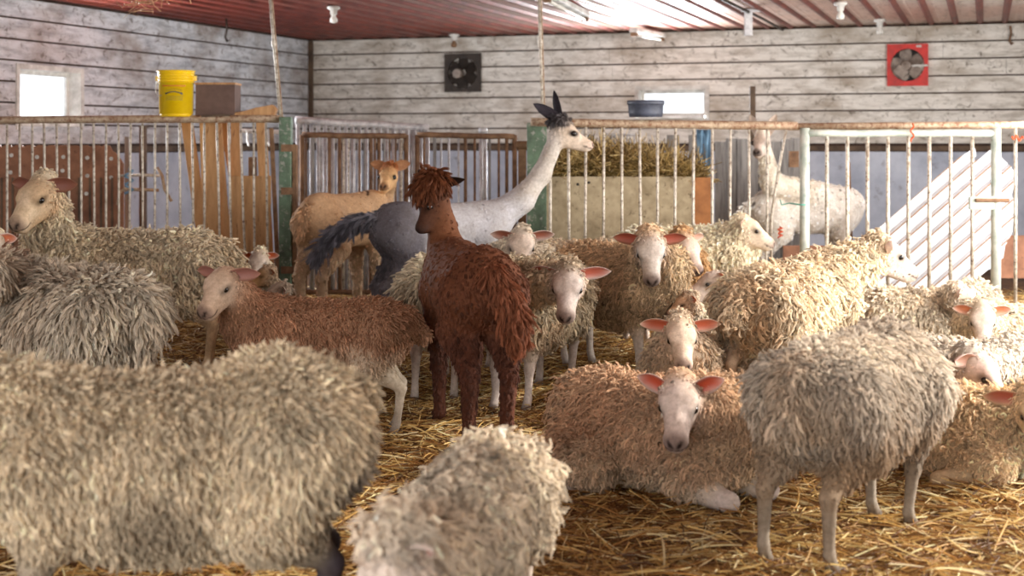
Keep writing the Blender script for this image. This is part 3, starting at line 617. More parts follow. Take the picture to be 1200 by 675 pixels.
# ---- railings
M_RUST = simple('rusted_cream_pipe', G(196, 176, 150), G(146, 112, 84), 16, .6, .25, spots=G(112, 62, 36), spot_amt=(.5, .66))
M_BAR = simple('worn_painted_bars', G(222, 214, 200), G(160, 146, 128), 20, .55, .25, spots=G(92, 70, 52), spot_amt=(.52, .66))
M_GREEN = simple('green_flaking_post', G(98, 122, 98), G(66, 80, 64), 9, .65, .1, spots=G(150, 150, 140), spot_amt=(.55, .62)); M_RED2 = simple('rusty_iron', G(140, 108, 80), G(92, 66, 48), 14, .8, .2)
M_TEAL = simple('pale_green_white_gate_paint', G(204, 208, 198), G(150, 166, 156), 10, .55, .15, spots=G(110, 78, 54), spot_amt=(.62, .7))
def pan(label, name='railing', cat='railing', group=None): return thing(name, label, cat, (0, 0, 0), group)
def bar(t, x, y0, y1, Y, r, mat, name='bar', x2=None, n=7, wob=.0, bnd=0):
    b = MB(); a, c = Vector(px(x, y0, Y)), Vector(px(x2 if x2 is not None else x, y1, Y)); mid = (a+c)/2+Vector((bnd, 0, 0)); b.tube([a, a.lerp(c, .25)+Vector((bnd*.6, 0, 0)), mid, a.lerp(c, .75)+Vector((bnd*.6, 0, 0)), c] if bnd else [a, c], r, n); return b.build(name, mat, t, smooth=True)
def rail(t, x0, y0, x1, y1, Y, r, mat, name='top_rail', Y2=None):
    b = MB(); A, C = Vector(px(x0, y0, Y)), Vector(px(x1, y1, Y2 or Y)); k = 9; rr = random.Random(int(x0*7+y0))
    b.tube([A.lerp(C, i/k)+Vector((0, rr.uniform(-.003, .003), rr.uniform(-.003, .003))) for i in range(k+1)], r, 12); return b.build(name, mat, t, smooth=True)
YL = 9.9; rr = random.Random(3)
t = pan('long railing with rusty cream top pipe and thin white bars, carrying the yellow bucket'); rail(t, -30, 141, 328, 139, YL, .027, M_RUST)
rail(t, -30, 366, 328, 366, YL, .016, M_RUST, 'bottom_rail')
for i in range(24):
    x = -20+14.4*i; bar(t, x+rr.uniform(-.5, .5), 142, 366, YL, .0085, M_BAR, x2=x+rr.uniform(-1, 1)+(0 if x < 240 else rr.uniform(2, 7)), bnd=rr.uniform(-.006, .006))
t = pan('green and rusty square post at the end of the bucket railing', 'fence_post', 'post')
b = MB(); c = Vector(px(335, 138, 9.86)); b.box((c.x, c.y, (c.z+.012)/2), (.085, .085, c.z)); b.build('post', M_GREEN, t, bevel=.006)
b = MB(); b.box((c.x+.062, c.y+.02, .62), (.035, .06, 1.2)); hs_ = b.build('hinge_strap', M_RED2, t, bevel=.004)
for zz in (.35, .9, 1.2):
    b = MB(); b.box((c.x+.03, c.y-.05, zz), (.11, .012, .05)); b.build('hinge', M_RED2, hs_)
# middle run: a galvanised barrier, two rusty framed gates standing behind one another
t = pan('galvanised barrier with close grey bars behind the tan alpaca', 'barrier', 'barrier'); YM = 11.3
rail(t, 346, 141, 502, 150, YM, .032, M_GALV, Y2=11.6); rail(t, 346, 345, 502, 340, YM, .02, M_GALV, 'bottom_rail', Y2=11.6)
for i in range(20): x = 349+8.0*i; bar(t, x, 144+.45*i, 344-.25*i, YM+.015*i, .0165, M_GALV)
M_GREYW = simple('weathered_grey_wood', G(150, 146, 142), G(96, 92, 90), 6, .85, stretch=(6, 6, .5))
def gate(label, x0, x1, y0, Y, nb, mats):
    t = pan(label, 'gate', 'gate'); yb = HZ+(EYE-.08)*F/Y
    rail(t, x0, y0, x1, y0+2, Y, .022, M_RED2); rail(t, x0, yb, x1, yb, Y, .02, M_RED2, 'bottom_rail')
    bar(t, x0, y0, yb, Y, .02, M_RED2, 'stile'); bar(t, x1, y0, yb, Y, .02, M_RED2, 'stile')
    for i in range(nb): x = x0+(x1-x0)*(i+1)/(nb+1)+rr.uniform(-1.5, 1.5); bar(t, x, y0, yb, Y, rr.choice((.010, .014, .008)), rr.choice(mats))
gate('rusty framed gate with grey and brown bars, between barrier and back wall', 354, 476, 158, 10.9, 19, [M_GALV, M_GREYW, M_RED2, M_BAR]); gate('rusty framed gate with dark bars beside the flaking green post', 489, 603, 158, 10.9, 11, [M_RED2, M_RED2, M_GALV, M_GREYW])
t = pan('pair of galvanised uprights standing between the two rusty gates', 'upright', 'post'); b = MB()
for x in (481, 485.5): bar(t, x, 152, 350, 11.0, .014, M_GALV, 'pole')
t = pan('wide galvanised pole in front of the limewashed wall', 'upright', 'post'); bar(t, 566, 152, 345, 11.2, .032, M_GALV, 'pole', n=12); bar(t, 566, 150, 156, 11.2, .036, M_GALV, 'cap', n=12)
t = pan('flaking green timber post behind the neck of the grey alpaca', 'fence_post', 'post')
b = MB(); c = Vector(px(629, 144, 10.1)); b.box((c.x, c.y, c.z/2), (.14, .10, c.z)); b.build('post', M_GREEN, t, bevel=.006)
b = MB(); c = Vector(px(612, 170, 10.3)); b.box((c.x, c.y, c.z/2), (.06, .05, c.z)); b.build('jamb', M_RED2, t, bevel=.004)
b = MB(); c = Vector(px(606, 170, 10.2)); b.tube([c, c+Vector((.08, -.02, 0))], .03, 10); b.build('hinge', M_RED2, t)
YR = 9.9
t = pan('railing with rusty top pipe in front of the hay feeder'); rail(t, 622, 143, 934, 148, YR, .030, M_RUST); rail(t, 622, 362, 934, 362, YR, .018, M_RUST, 'bottom_rail')
for x in (645, 666, 686.5, 707.5, 728.5, 749.5, 770.5, 791.5, 813, 834.5, 856, 877.5): bar(t, x, 146, 362, YR, .0105, M_BAR, x2=x+rr.uniform(-2, 2))
bar(t, 899, 146, 362, YR, .0105, M_BAR, x2=896, bnd=.01); bar(t, 922, 148, 362, YR, .0105, M_BAR, x2=906, bnd=-.06)
YG = 9.8
t = pan('pale painted steel gate with nine bars in front of the ribbed white sheet', 'gate', 'gate')
rail(t, 944, 156, 1167, 156, YG, .026, M_TEAL); rail(t, 944, 352, 1167, 352, YG, .022, M_TEAL, 'bottom_rail')
bar(t, 943, 150, 366, YG, .034, M_TEAL, 'hinge_stile', n=14); bar(t, 1167, 150, 364, YG, .034, M_TEAL, 'latch_stile', n=14)
for x in (969, 993, 1016.5, 1040.5, 1064.5, 1089, 1114, 1139.5): bar(t, x, 158, 352, YG, .0135, M_BAR, n=9)
b = MB(); c = Vector(px(1150, 238, YG-.03)); b.box(tuple(c), (.17, .03, .09)); lp = b.build('latch_plate', M_TEAL, t, bevel=.006); b = MB(); b.tube([c+Vector((-.05, -.03, .02)), c+Vector((.18, -.03, .02))], .014, 8); b.build('latch_bolt', M_RED2, lp)
t = pan('rusty overhead pipe lying along the top of the pale gate', 'pipe', 'pipe'); b = MB(); A, C = Vector(px(928, 148.5, YG+.12)), Vector(px(1230, 146, YG+.12)); b.tube([A, A.lerp(C, .5), C], .026, 12); b.build('pipe', M_RUST, t, smooth=True)
for x in (942, 1190, 1222): bar(t, x, 150, 372, YG+.12, .013, M_BAR, 'upright')
# ---- things behind and on the railings
M_PLY = simple('olive_grimy_plywood', G(184, 168, 138), G(142, 126, 98), 7, .85, spots=G(88, 72, 50), spot_amt=(.58, .7)); M_PINE = simple('raw_pine', G(196, 152, 104), G(156, 112, 70), 5, .7, stretch=(5, 5, .6), spots=G(120, 76, 42), spot_amt=(.6, .68)); M_BROWNB = simple('brown_ribbed_board', G(150, 104, 78), G(112, 74, 54), 6, .8, spots=G(90, 60, 46), spot_amt=(.6, .7)); M_ORB = simple('orange_stained_board', G(176, 116, 66), G(132, 84, 46), 6, .75)
t = pan('long plywood hay feeder filled with hay behind the railing', 'hay_feeder', 'feeder'); YF = 10.35
def slab(m, x0, x1, y0, y1, Y, th, Yb=None):
    a, c = px(x0, y0, Y), px(x1, y1, Y); m.box(((a[0]+c[0])/2, Y+th/2, (a[2]+c[2])/2), (abs(c[0]-a[0]), th, abs(a[2]-c[2])))
b = MB(); slab(b, 640, 812, 207, 282, YF, .03); b.build('front_board', M_PLY, t); b = MB(); slab(b, 813, 833, 208, 282, YF-.01, .03); b.build('end_board', M_ORB, t)
b = MB(); slab(b, 640, 833, 262, 266, YF+.04, .7); b.build('bottom_board', M_PLY, t)
for x in (644, 832): b = MB(); a = px(x, 207, YF); b.box((a[0], YF+.39, a[2]/2), (.03, .7, a[2])); b.build('side_board', M_PLY, t)
for x in (677, 690): b = MB(); a = px(x, 216 if x == 677 else 214, YF); b.tube([(a[0], YF-.002, a[2]), (a[0], YF+.01, a[2])], .011, 10); b.build('bolt_hole', M_BLACKH, t)
def hay_pos(r, n):
    x = r.random(n); z = r.random(n); X0 = px(645, 0, YF+.1)[0]; X1 = px(826, 0, YF+.1)[0]
    prof = .02+.14*np.clip(1.15-2.0*np.abs(x-.36), 0, 1)**.7
    return np.stack([X0+(X1-X0)*x, YF+.06+.6*r.random(n), .93+prof*z**.5], 1)
ho = scatter('hay', 'heap of dry olive brown hay in the plywood feeder', 'hay', 9000, hay_pos, (.10, .32), .0026, [G(200, 172, 108), G(164, 138, 82), G(134, 110, 64), G(226, 200, 142), G(110, 90, 54)], .5, 9, .5)
t = pan('grey weathered board partition behind the hay feeder railing', 'partition_boards', 'partition')
for i in range(8):
    b = MB(); slab(b, 838+13*i, 850.5+13*i, 163+rr.uniform(-2, 4), 336, 12.1+.01*(i % 2), .025); b.build('board', M_GREYW, t)
b = MB(); slab(b, 838, 942, 200, 208, 12.14, .03); b.build('cross_rail', M_GREYW, t)
for i, (x, w) in enumerate(((692, 7), (716, 9), (789, 14), (812, 9))):
    t = pan(['short grey stake leaning', 'weathered grey stake', 'wide grey plank', 'narrow grey plank'][i]+' upright behind the hay, '+['first from the alpaca nose', 'second from the alpaca nose', 'below the back window', 'beside the grey partition'][i], 'stake', 'stake')
    b = MB(); slab(b, x-w/2, x+w/2, 158, 344, 11.5, .03); b.build('plank', M_GREYW, t)
t = thing('feed_rack', 'rack of thin grey rods standing in the hay behind the railing', 'rack'); b = MB(); b.tube([px(708, 158, 11.2), px(745, 158, 11.2)], .010, 8); b.build('top_bar', M_GALV, t)
for i in range(9): bar(t, 709+4.3*i, 158, 330, 11.2, .006, M_GALV, 'rod')
M_BLUE = simple('faded_blue_tarp', G(120, 160, 190), G(80, 112, 140), 8, .6); m = MB(); vs = []
for i in range(9):
    for j in range(11): p = px(817+i*2.1, 152+j*6, 11.0); vs.append((p[0], p[1]+.03*math.sin(i*1.9+j*.4), p[2]))
m.add(vs, [(i*11+j, i*11+j+1, (i+1)*11+j+1, (i+1)*11+j) for i in range(8) for j in range(10)]); o = m.build('tarpaulin', M_BLUE, None, smooth=True); md = o.modifiers.new('thick', 'SOLIDIFY'); md.thickness = .006; tag(o, 'faded blue tarpaulin hanging in folds behind the railing', 'tarp')
# black rubber tub on the railing
M_TUB = simple('blue_black_rubber', G(78, 84, 100), G(50, 54, 66), 9, .5, bmp=.1)
t = thing('feed_tub', 'dark blue-black rubber tub standing on the railing below the back window', 'tub', (0, 0, 0)); c = px(757, 140, YR); b = MB(); r1 = 42/F*YR/2
b.lathe([(.001, 0), (r1*.92, 0), (r1*.97, .03), (r1*.99, .085), (r1*1.03, .09), (r1*1.03, .112), (r1*.95, .112), (r1*.9, .03), (.001, .02)], (c[0], c[1]+.02, c[2]+.018), 36); b.build('tub', M_TUB, t, smooth=True)
b = MB(); b.lathe([(r1*1.0, .084), (r1*1.045, .088), (r1*1.045, .114), (r1*1.0, .116)], (c[0], c[1]+.02, c[2]+.018), 36); b.build('rim', M_TUB, t, smooth=True)
# yellow bucket
M_YEL = simple('yellow_plastic', G(246, 206, 22), G(232, 184, 12), 5, .35, bmp=.02, spots=G(214, 150, 20), spot_amt=(.62, .75)); t = thing('bucket', 'tall yellow plastic bucket with a printed label standing on the railing', 'bucket'); c = Vector(px(206.5, 138, YL+.02)); c.z = px(0, 138.5, YL)[2]+.010
rb = 41/F*YL/2*.9; rt = 43/F*YL/2; H = .325; b = MB()
pr = [(.001, 0), (rb*.97, 0), (rb, .008)]
pr += [(rb+(rt*.96-rb)*q, H*q) for q in (.3, .6, .72)]
for q in (.74, .80, .86, .92): pr += [(rt*.955, H*q), (rt*1.02, H*(q+.004)), (rt*1.02, H*(q+.012)), (rt*.96, H*(q+.018))]
pr += [(rt*.97, H*.97), (rt*1.03, H*.975), (rt*1.03, H), (rt*.95, H), (rt*.90, .02), (.001, .015)]
b.lathe(pr, tuple(c), 44); b.build('shell', M_YEL, t, smooth=True)
b = MB(); b.tube([c+Vector((-rt*1.05, 0, H*.83)), c+Vector((-rt*1.12, 0, H*.6)), c+Vector((-rt*1.0, -.06, H*.52))]+[c+Vector((rt*1.08*math.sin(a), -rt*1.08*math.cos(a), H*.5-.02*math.cos(a))) for a in (-.9, -.6)], .003, 6); b.build('wire_handle', M_GALV, t)
for s_ in (-1, 1): b = MB(); b.box(c+Vector((s_*rt*1.03, 0, H*.83)), (.02, .035, .035)); b.build('handle_lug', M_YEL, t)
M_INK = simple('navy_ink', G(40, 60, 70), rough=.5, bmp=0); M_RINK = simple('red_orange_ink', G(222, 110, 30), rough=.5, bmp=0); M_GINK = simple('olive_ink', G(150, 140, 40), rough=.5, bmp=0)
def decal(name, pts, wd, mat):
    """ink wrapped on the bucket wall: pts are (angle, height)"""
    b = MB(); vs = []
    for i, (a, h) in enumerate(pts):
        rr_ = rb+(rt*.96-rb)*min(h/H, .72)/.72+.0012
        for q in (-.5, .5): vs.append(c+Vector((rr_*math.sin(a), -rr_*math.cos(a), h+q*(wd if not callable(wd) else wd(i/(len(pts)-1))))))
    b.add(vs, [(2*i, 2*i+2, 2*i+3, 2*i+1) for i in range(len(pts)-1)]); b.build(name, mat, t)
A_ = lambda a0, a1, h, k=14, arch=0: [(a0+(a1-a0)*i/k, h+arch*math.sin(math.pi*i/k)) for i in range(k+1)]
decal('logo_arch', A_(-.42, .60, H*.485, arch=.016), lambda q: .006+.010*abs(2*q-1)**3, M_INK); decal('logo_line', A_(-.36, .56, H*.56, arch=.008), .003, M_GINK)
for k in range(3): decal('label_text_line', A_(-.40, .62, H*(.43-.035*k)), .0035, M_GINK)
decal('label_band', A_(-.62, .78, H*.285), .007, M_RINK); decal('label_band', A_(-.62, .78, H*.66), .006, M_RINK)
# box of brown board behind the bucket
t = pan('dark brown board box with pale top edge beside the yellow bucket', 'wooden_box', 'box'); M_DBR = simple('dark_brown_board', G(108, 84, 74), G(82, 62, 54), 5, .8)
a, c2 = px(228, 97, YL-.02), px(274, 138, YL-.02); w = c2[0]-a[0]; hgt = a[2]-c2[2]; mx, mz = (a[0]+c2[0])/2, (a[2]+c2[2])/2; Yb = YL+.022
for nm, cc, sz in (('front_panel', (mx, Yb, mz), (w, .018, hgt)), ('back_panel', (mx, Yb+.2, mz), (w, .018, hgt)), ('side_panel', (mx-w/2+.01, Yb+.1, mz), (.018, .182, hgt)), ('side_panel', (mx+w/2-.01, Yb+.1, mz), (.018, .182, hgt))):
    b = MB(); b.box(cc, sz); b.build(nm, M_DBR, t)
b = MB(); b.box((mx, Yb+.1, a[2]-.004), (w+.01, .235, .014)); b.build('top_edge', M_PINE, t)
b = MB(); b.box((mx, Yb+.1, c2[2]+.01), (w-.02, .18, .02)); b.build('base', M_DBR, t)
# planks behind the railing
def plank(label, x0, y0, x1, y1, wdt, Y, mat=None, th=.022, Y2=None):
    A, C = Vector(px(x0, y0, Y)), Vector(px(x1, y1, Y2 or Y)); d = (C-A); L = d.length; d.normalize(); s_ = Vector((0, 1, 0)); wv = d.cross(s_).normalized(); nn = wv.cross(d)
    R = Matrix((wv, nn, d)).transposed(); b = MB(); b.box((A+C)/2, (wdt, th, L), R); o = b.build('plank', mat or M_PINE, None, bevel=.003); tag(o, label, 'plank', None); return o
plank('flat pine board filling the gap right of the widest upright board', 276, 142, 280, 368, .07, 10.4)
plank('pine plank leaning left of the pair behind the bucket railing', 219, 142, 250, 368, .085, 10.30)
plank('widest upright pine board behind the railing below the brown box', 244, 142, 251, 368, .125, 10.22)
plank('pine board leaning steeply beside the widest upright board', 254, 142, 271, 368, .07, 10.26)
plank('narrow pine batten leaning across to the short board', 262, 142, 296, 364, .05, 10.45); plank('pine board leaning towards the green post', 306, 143, 318, 368, .075, 10.28)
plank('thin dark edged batten against the green post', 318, 150, 328, 366, .03, 10.16, M_RED2)
plank('broad pine panel, lowest of the boards, standing behind the railing', 293, 206, 293, 366, .30, 10.12); plank('pointed brown offcut rising behind the short panel', 296, 184, 297, 363, .06, 10.38, M_RED2)
m = MB(); T = Matrix.Identity(4); c = px(297, 131, YL+.06); T.translation = Vector(c)
m.prism([(-.14, -.03), (.155, -.03), (.17, .02), (.14, .05), (.02, .028), (-.06, .005), (-.15, -.012)], .09, T); tag(m.build('wood_wedge', M_PINE, None, bevel=.006), 'pale tapering wood offcut lying on the railing beside the green post', 'wood offcut')
m = MB(); p1 = px(222, 138, YL+.07); m.box((px(250, 137, YL)[0]+.02, YL-.010, px(0, 136.5, YL)[2]+.006), (.20, .03, .014), Matrix.Rotation(-.05, 3, 'Y')); tag(m.build('batten', M_TRIM, None), 'thin brown batten lying on the railing in front of the brown box', 'batten')
# scalloped brown board
m = MB(); T = Matrix.Identity(4); c = px(70, 205, 10.6); T.translation = Vector(c); w = 150/F*10.6; top = 35/F*10.6; k = 13; poly = []
for i in range(k*4+1):
    q = i/(k*4); x = -w*.62+w*1.12*q; poly.append((x, top*(1-.06*(i % 4 == 0)) - (.22*max(0, q-.9)/.1)**1*.6))
poly = poly[::-1]; bot = -c[2]+.05; m.prism(poly+[(-w*.62, bot), (w*.5, bot)], .02, T)
t = thing('scalloped_board', 'brown scalloped board with pale spots behind the long railing', 'board'); m.build('panel', M_BROWNB, t)
for i in range(k): b = MB(); x = c[0]-w*.62+w*1.12*(i+.0)/k; b.box((x, 10.585, c[2]-.45), (.014, .014, .86)); b.build('ridge', M_TRIM, t)
for x, y in ((43, 184), (74, 184), (102, 185), (130, 186), (73, 200), (102, 206), (101, 227), (130, 208), (13, 182), (12, 202)): b = MB(); p = px(x, y, 10.58); b.tube([(p[0], 10.58, p[2]), (p[0], 10.592, p[2])], .015, 8); b.build('washer', M_WHITE, t)
t = thing('wire_rack', 'bent rack of pale pipe with a blue rope knot behind the railing', 'rack')
b = MB(); b.tube([px(140, 206, 10.5), px(165, 205, 10.5), px(187, 206, 10.5)], .011, 8); b.build('rod', M_BAR, t, smooth=True); b = MB(); b.tube([px(138, 240, 10.4), px(140, 226, 10.4), px(146, 221, 10.4), px(160, 222, 10.4), px(186, 223, 10.4)], .012, 8); b.build('rod', M_RUST, t, smooth=True)
b = MB(); b.tube([px(184, 196, 10.45), px(190, 206, 10.45), px(193, 222, 10.45), px(201, 236, 10.45)], .012, 8); b.build('rod', M_RUST, t, smooth=True)
b = MB(); b.tube([px(151+5*math.sin(i*1.3), 198+i*2.2, 10.38+.02*math.cos(i*1.3)) for i in range(14)], .009, 7); b.build('rope_knot', M_BLUE, t, smooth=True)
t = pan('dark timber post against the limewashed wall behind the long railing', 'fence_post', 'post'); b = MB(); slab(b, 163, 170, 147, 345, 11.2, .06); b.build('post', M_TRIM, t)
t = pan('grey timber post between scalloped board and rope rack', 'fence_post', 'post'); b = MB(); slab(b, 146, 151, 160, 345, 11.3, .05); b.build('post', M_GREYW, t)
t = pan('white painted rail with hooks on the wall behind the pine boards', 'hook_rail', 'rail'); b = MB(); b.tube([px(282, 153, 11.6), px(330, 155, 11.6)], .018, 8); b.build('rail', M_WHITE, t)
for x in (290, 302, 314): b = MB(); b.tube([px(x, 153, 11.58), px(x, 166, 11.55), px(x+2, 171, 11.5)], .009, 6); b.build('hook', M_WHITE, t)
# ribbed white sheet leaning behind the gate
M_SHEET = simple('white_ribbed_sheet', G(206, 206, 210), G(190, 190, 196), 3, .4, bmp=.03); M_SLOT = simple('brown_rib_edge', G(142, 104, 70), G(110, 80, 52), 9, .7)
t = thing('roofing_sheet', 'torn white ribbed roofing sheet leaning diagonally behind the pale gate', 'roofing sheet'); YS = 10.5
out = [(1018, 277), (1128, 184), (1137, 179), (1148, 174), (1149, 183), (1142, 190), (1152, 186), (1164, 176), (1172, 179), (1184, 190), (1196, 205), (1189, 228), (1191, 243), (1188, 272), (1180, 282), (1176, 302), (1150, 322), (1120, 345), (1060, 385), (1010, 385)]
dirv = Vector((.77, 0, .64)).normalized(); 
pts = [Vector(px(x, y, YS)) for x, y in out]; m = MB()
# pleated surface clipped to the outline: strips along the rib direction
nrm = Vector((-dirv.z, 0, dirv.x)); ss = [p.dot(nrm) for p in pts]
def clip_strip(s0, s1):
    poly = pts[:]
    for lim, sg in ((s0, 1), (s1, -1)):
        new = []
        for i in range(len(poly)):
            p, q = poly[i], poly[(i+1) % len(poly)]; a, c_ = (p.dot(nrm)-lim)*sg, (q.dot(nrm)-lim)*sg
            if a >= 0: new.append(p)
            if (a >= 0) != (c_ >= 0): new.append(p.lerp(q, a/(a-c_)))
        poly = new
        if len(poly) < 3: return []
    return poly
s = min(ss); step = .098; i = 0; slots = []
prof = [(0, 0), (.66, 0), (.74, -.028), (.92, -.028), (1.0, 0)]
while s < max(ss):
    for (q0, y0), (q1, y1) in zip(prof[:-1], prof[1:]):
        pg = clip_strip(s+q0*step, s+q1*step)
        if len(pg) < 3: continue
        vs = []
        for p in pg: k = (p.dot(nrm)-s)/step; yy = y0+(y1-y0)*(k-q0)/(q1-q0); vs.append((p.x, p.y+yy+(p.z-.3)*.12, p.z))
        m.add(vs, [tuple(range(len(vs)))])
    pg = clip_strip(s+.80*step, s+.90*step); slots.append(pg); s += step
o = m.build('sheet', M_SHEET, t); md = o.modifiers.new('thick', 'SOLIDIFY'); md.thickness = .004
for pg in slots:
    if len(pg) >= 3:
        b = MB(); b.add([(p.x, p.y-.036+(p.z-.3)*.12, p.z) for p in pg]+[(p.x, p.y-.030+(p.z-.3)*.12, p.z) for p in pg], [tuple(range(len(pg))), tuple(range(2*len(pg)-1, len(pg)-1, -1))]); b.build('rib_edge', M_SLOT, t)
# low boards, stick, twine
t = pan('low brown board on the ground behind the pale gate', 'kick_board', 'board'); b = MB(); slab(b, 918, 1012, 288, 330, 10.25, .03); b.build('plank', M_BROWNB, t)
t = pan('low reddish board beyond the end of the ribbed white sheet', 'kick_board', 'board'); b = MB(); slab(b, 1172, 1260, 276, 326, 10.9, .03); b.build('plank', M_BROWNB, t)
plank('thin brown stick standing up against the back wall above the railing', 882, 101, 883, 325, .05, 12.9, M_TRIM); plank('rusty iron rod leaning behind the pale gate', 994, 190, 999, 345, .03, 11.4, M_RED2)
m = MB(); slab(m, 925, 936, 177, 196, 11.0, .04); tag(m.build('wood_block', M_RED2, None), 'small red-brown wooden block behind the gate hinge beside the white alpaca', 'block')
M_OR = simple('orange_twine', G(232, 92, 40), rough=.7, bmp=0); M_GT = simple('green_twine', G(96, 168, 150), rough=.7, bmp=0)
def twine(label, pts, mat, r=.006): m = MB(); m.tube(pts, r, 6); tag(m.build('twine', mat, None, smooth=True), label, 'twine')
twine('orange twine knotted round the pipe above the pale gate', [px(1069+2*math.sin(i*.9), 145+i*1.6, YG-.05+.01*math.cos(i*1.7)) for i in range(14)], M_OR); twine('orange twine tied where the pipe leaves the pale gate', [px(1186+i*1.2, 160+3*math.sin(i*1.1)+i*.3, YG+.08-.01*math.cos(i*1.7)) for i in range(12)], M_OR)
twine('green twine tying the railing to the pale gate stile', [px(914, 234, YR-.03), px(916, 240, YR-.04), px(925, 238, YR-.02), px(938, 240, YG-.05), px(944, 240, YG-.05)], M_GT, .005); twine('orange twine hanging on the bent railing bar', [px(914+3*math.sin(i*2), 266+i*1.4, YR-.03+.02*math.cos(i*2)) for i in range(10)], M_OR)
# poles and ropes hanging from the ceiling
def hanger(label, x0, y0, x1, y1, Y):
    t = thing('hanging_pole', label, 'pole'); A = Vector(px(x1, y1, Y)); B = Vector(px(x0, y0, Y)); d = (B-A).normalized(); B = A+d*((CEIL-.0-A.z)/d.z)
    b = MB(); b.tube([A, A.lerp(B, .5), B], .013, 8); b.build('pole', M_BAR, t, smooth=True); b = MB(); q = A.lerp(B, .52); b.tube([q-d*.02, q+d*.02], .02, 8); b.build('coupling', M_BAR, t); b = MB(); b.tube([A+Vector((.014, -.008, 0)), B+Vector((.014, -.008, 0))], .005, 5); b.build('cord', M_RUST, t)
hanger('slanting pale pole hanging from the ceiling down to the green post', 317, 0, 329, 138, 9.95); hanger('upright pale pole hanging behind the ears of the grey alpaca', 632, 0, 636, 132, 10.1)
# things on the ceiling
def yc(y, x=None): return (CEIL-EYE)*F/(HZ-y) if x is None else min((CEIL-EYE)*F/(HZ-y), CY-uback(x)*SA-.2)            # distance at which the ceiling shows at height y
M_TUBE = simple('old_lamp_tube', G(222, 220, 212), G(180, 176, 168), 6, .4, bmp=0)
def tube_lamp(label, x0, y0, x1, y1):
    A, B = Vector(px(x0, y0, yc(y0, x0))), Vector(px(x1, y1, yc(y1, x1))); A.z = B.z = CEIL-.02; d = (B-A); L = d.length; d.normalize(); R = d.to_track_quat('X', 'Z').to_matrix(); t = thing('strip_light', label, 'lamp'); c = (A+B)/2
    b = MB(); b.box(c+Vector((0, 0, -.05)), (L, .09, .045), R); b.build('casing', M_WHITE, t, bevel=.006); b = MB(); b.tube([A+d*.05+Vector((0, 0, -.095)), B-d*.05+Vector((0, 0, -.095))], .016, 10); b.build('tube', M_TUBE, t, smooth=True)
    for e, s_ in ((A, 1), (B, -1)): b = MB(); b.box(e+d*.03*s_+Vector((0, 0, -.085)), (.05, .06, .05), R); b.build('end_cap', M_RED2, t)
tube_lamp('unlit strip light on the ceiling near the back wall', 742, 27, 776, 40); tube_lamp('unlit strip light at the top edge, nearer than the other', 640, -18, 686, 8)
t = thing('ceiling_bracket', 'grey metal bracket hanging from the ceiling above the back window', 'bracket'); c = Vector(px(877, 15, yc(15)-.4)); c.z = CEIL-.0; b = MB(); b.box(c+Vector((0, 0, -.12)), (.07, .035, .24)); b.build('arm', M_GALV, t, bevel=.004); b = MB(); b.box(c+Vector((.02, 0, -.016)), (.16, .07, .02)); b.build('foot_plate', M_GALV, t)
def bulb(label, x, y, hooky=False):
    t = thing('bulb_holder', label, 'bulb holder'); c = Vector(px(x, y, yc(y))); c.z = CEIL-.02; b = MB(); b.lathe([(.001, 0), (.055, 0), (.055, -.02), (.03, -.03), (.028, -.07), (.001, -.07)], c, 18); b.build('socket', M_WHITE, t, smooth=True)
    b = MB(); b.lathe([(.02, -.07), (.018, -.08), (.034, -.11), (.03, -.135), (.001, -.145)], c, 16); b.build('bulb', M_TUBE if not hooky else M_RED2, t, smooth=True)
bulb('bare bulb holder on the ceiling above the red fan', 1031, 20); bulb('small round bulb holder near the top edge above the gate', 985, 0); bulb('old bulb holder on the ceiling above the dark fan', 532, 38, True); bulb('small white bulb holder on the dark red ceiling', 391, 5)
t = thing('ceiling_pipe', 'dark thin cable pipe running across the ribbed ceiling', 'pipe'); b = MB(); A = Vector(px(845, -6, yc(-6))); A.z = CEIL-.03; B = Vector(px(925, 40, yc(40)-.5)); B.z = CEIL-.03; b.tube([A, A.lerp(B, .5)+Vector((.02, 0, 0)), B], .014, 7); b.build('pipe', M_DARKM, t)
def hook(label, x, y0, y1, Y, mat=None):
    m = MB(); m.tube([px(x, y0, Y), px(x+1, y0*.6+y1*.4, Y), px(x-1, y0*.2+y1*.8, Y), px(x+1.5, y1, Y), px(x+3, y1-2, Y)], .011, 6); tag(m.build('iron_hook', mat or M_DARKM, None, smooth=True), label, 'hook')
hook('dark iron hook hanging before the upper boards of the window wall', 265, 22, 49, 13.1); hook('rusty hook high on the boards beyond the red fan', 1184, 30, 52, 13.7, M_RED2)
def cob_pos(r, n): c = np.array(px(173, 2, 9.5)); return c+r.normal(0, 1, (n, 3))*np.array([.10, .05, .045])
scatter('dry_stalks', 'tuft of dry stalks caught under the red ceiling', 'dry stalks', 60, cob_pos, (.08, .25), .002, [G(200, 160, 120), G(150, 110, 80)], .8, 4, .6)
# ---------------------------------------------------------------- daylight and an added front fill
w = bpy.data.worlds.new('daylight'); sc0 = bpy.context.scene; sc0.world = w; w.use_nodes = True; nt = w.node_tree; bg = nt.nodes['Background']; bg.inputs[0].default_value = (.86, .92, 1, 1); bg.inputs[1].default_value = 1.6
def area_light(name, u, v, z, su, sv, power, col, yaw, tilt=0):
    l = bpy.data.lights.new(name, 'AREA'); l.shape = 'RECTANGLE'; l.size = su; l.size_y = sv; l.energy = power; l.color = col
    o = bpy.data.objects.new(name, l); COL.objects.link(o); o.location = room(u, v, z)
    d = Vector((math.cos(yaw-AN)*math.cos(tilt), math.sin(yaw-AN)*math.cos(tilt), math.sin(tilt))); o.rotation_euler = d.to_track_quat('-Z', 'Y').to_euler(); return o
LR = area_light('doorway_daylight', 8.95, 6.6, 1.25, 6.5, 1.9, 300, (1, .96, .90), math.pi, -.12)
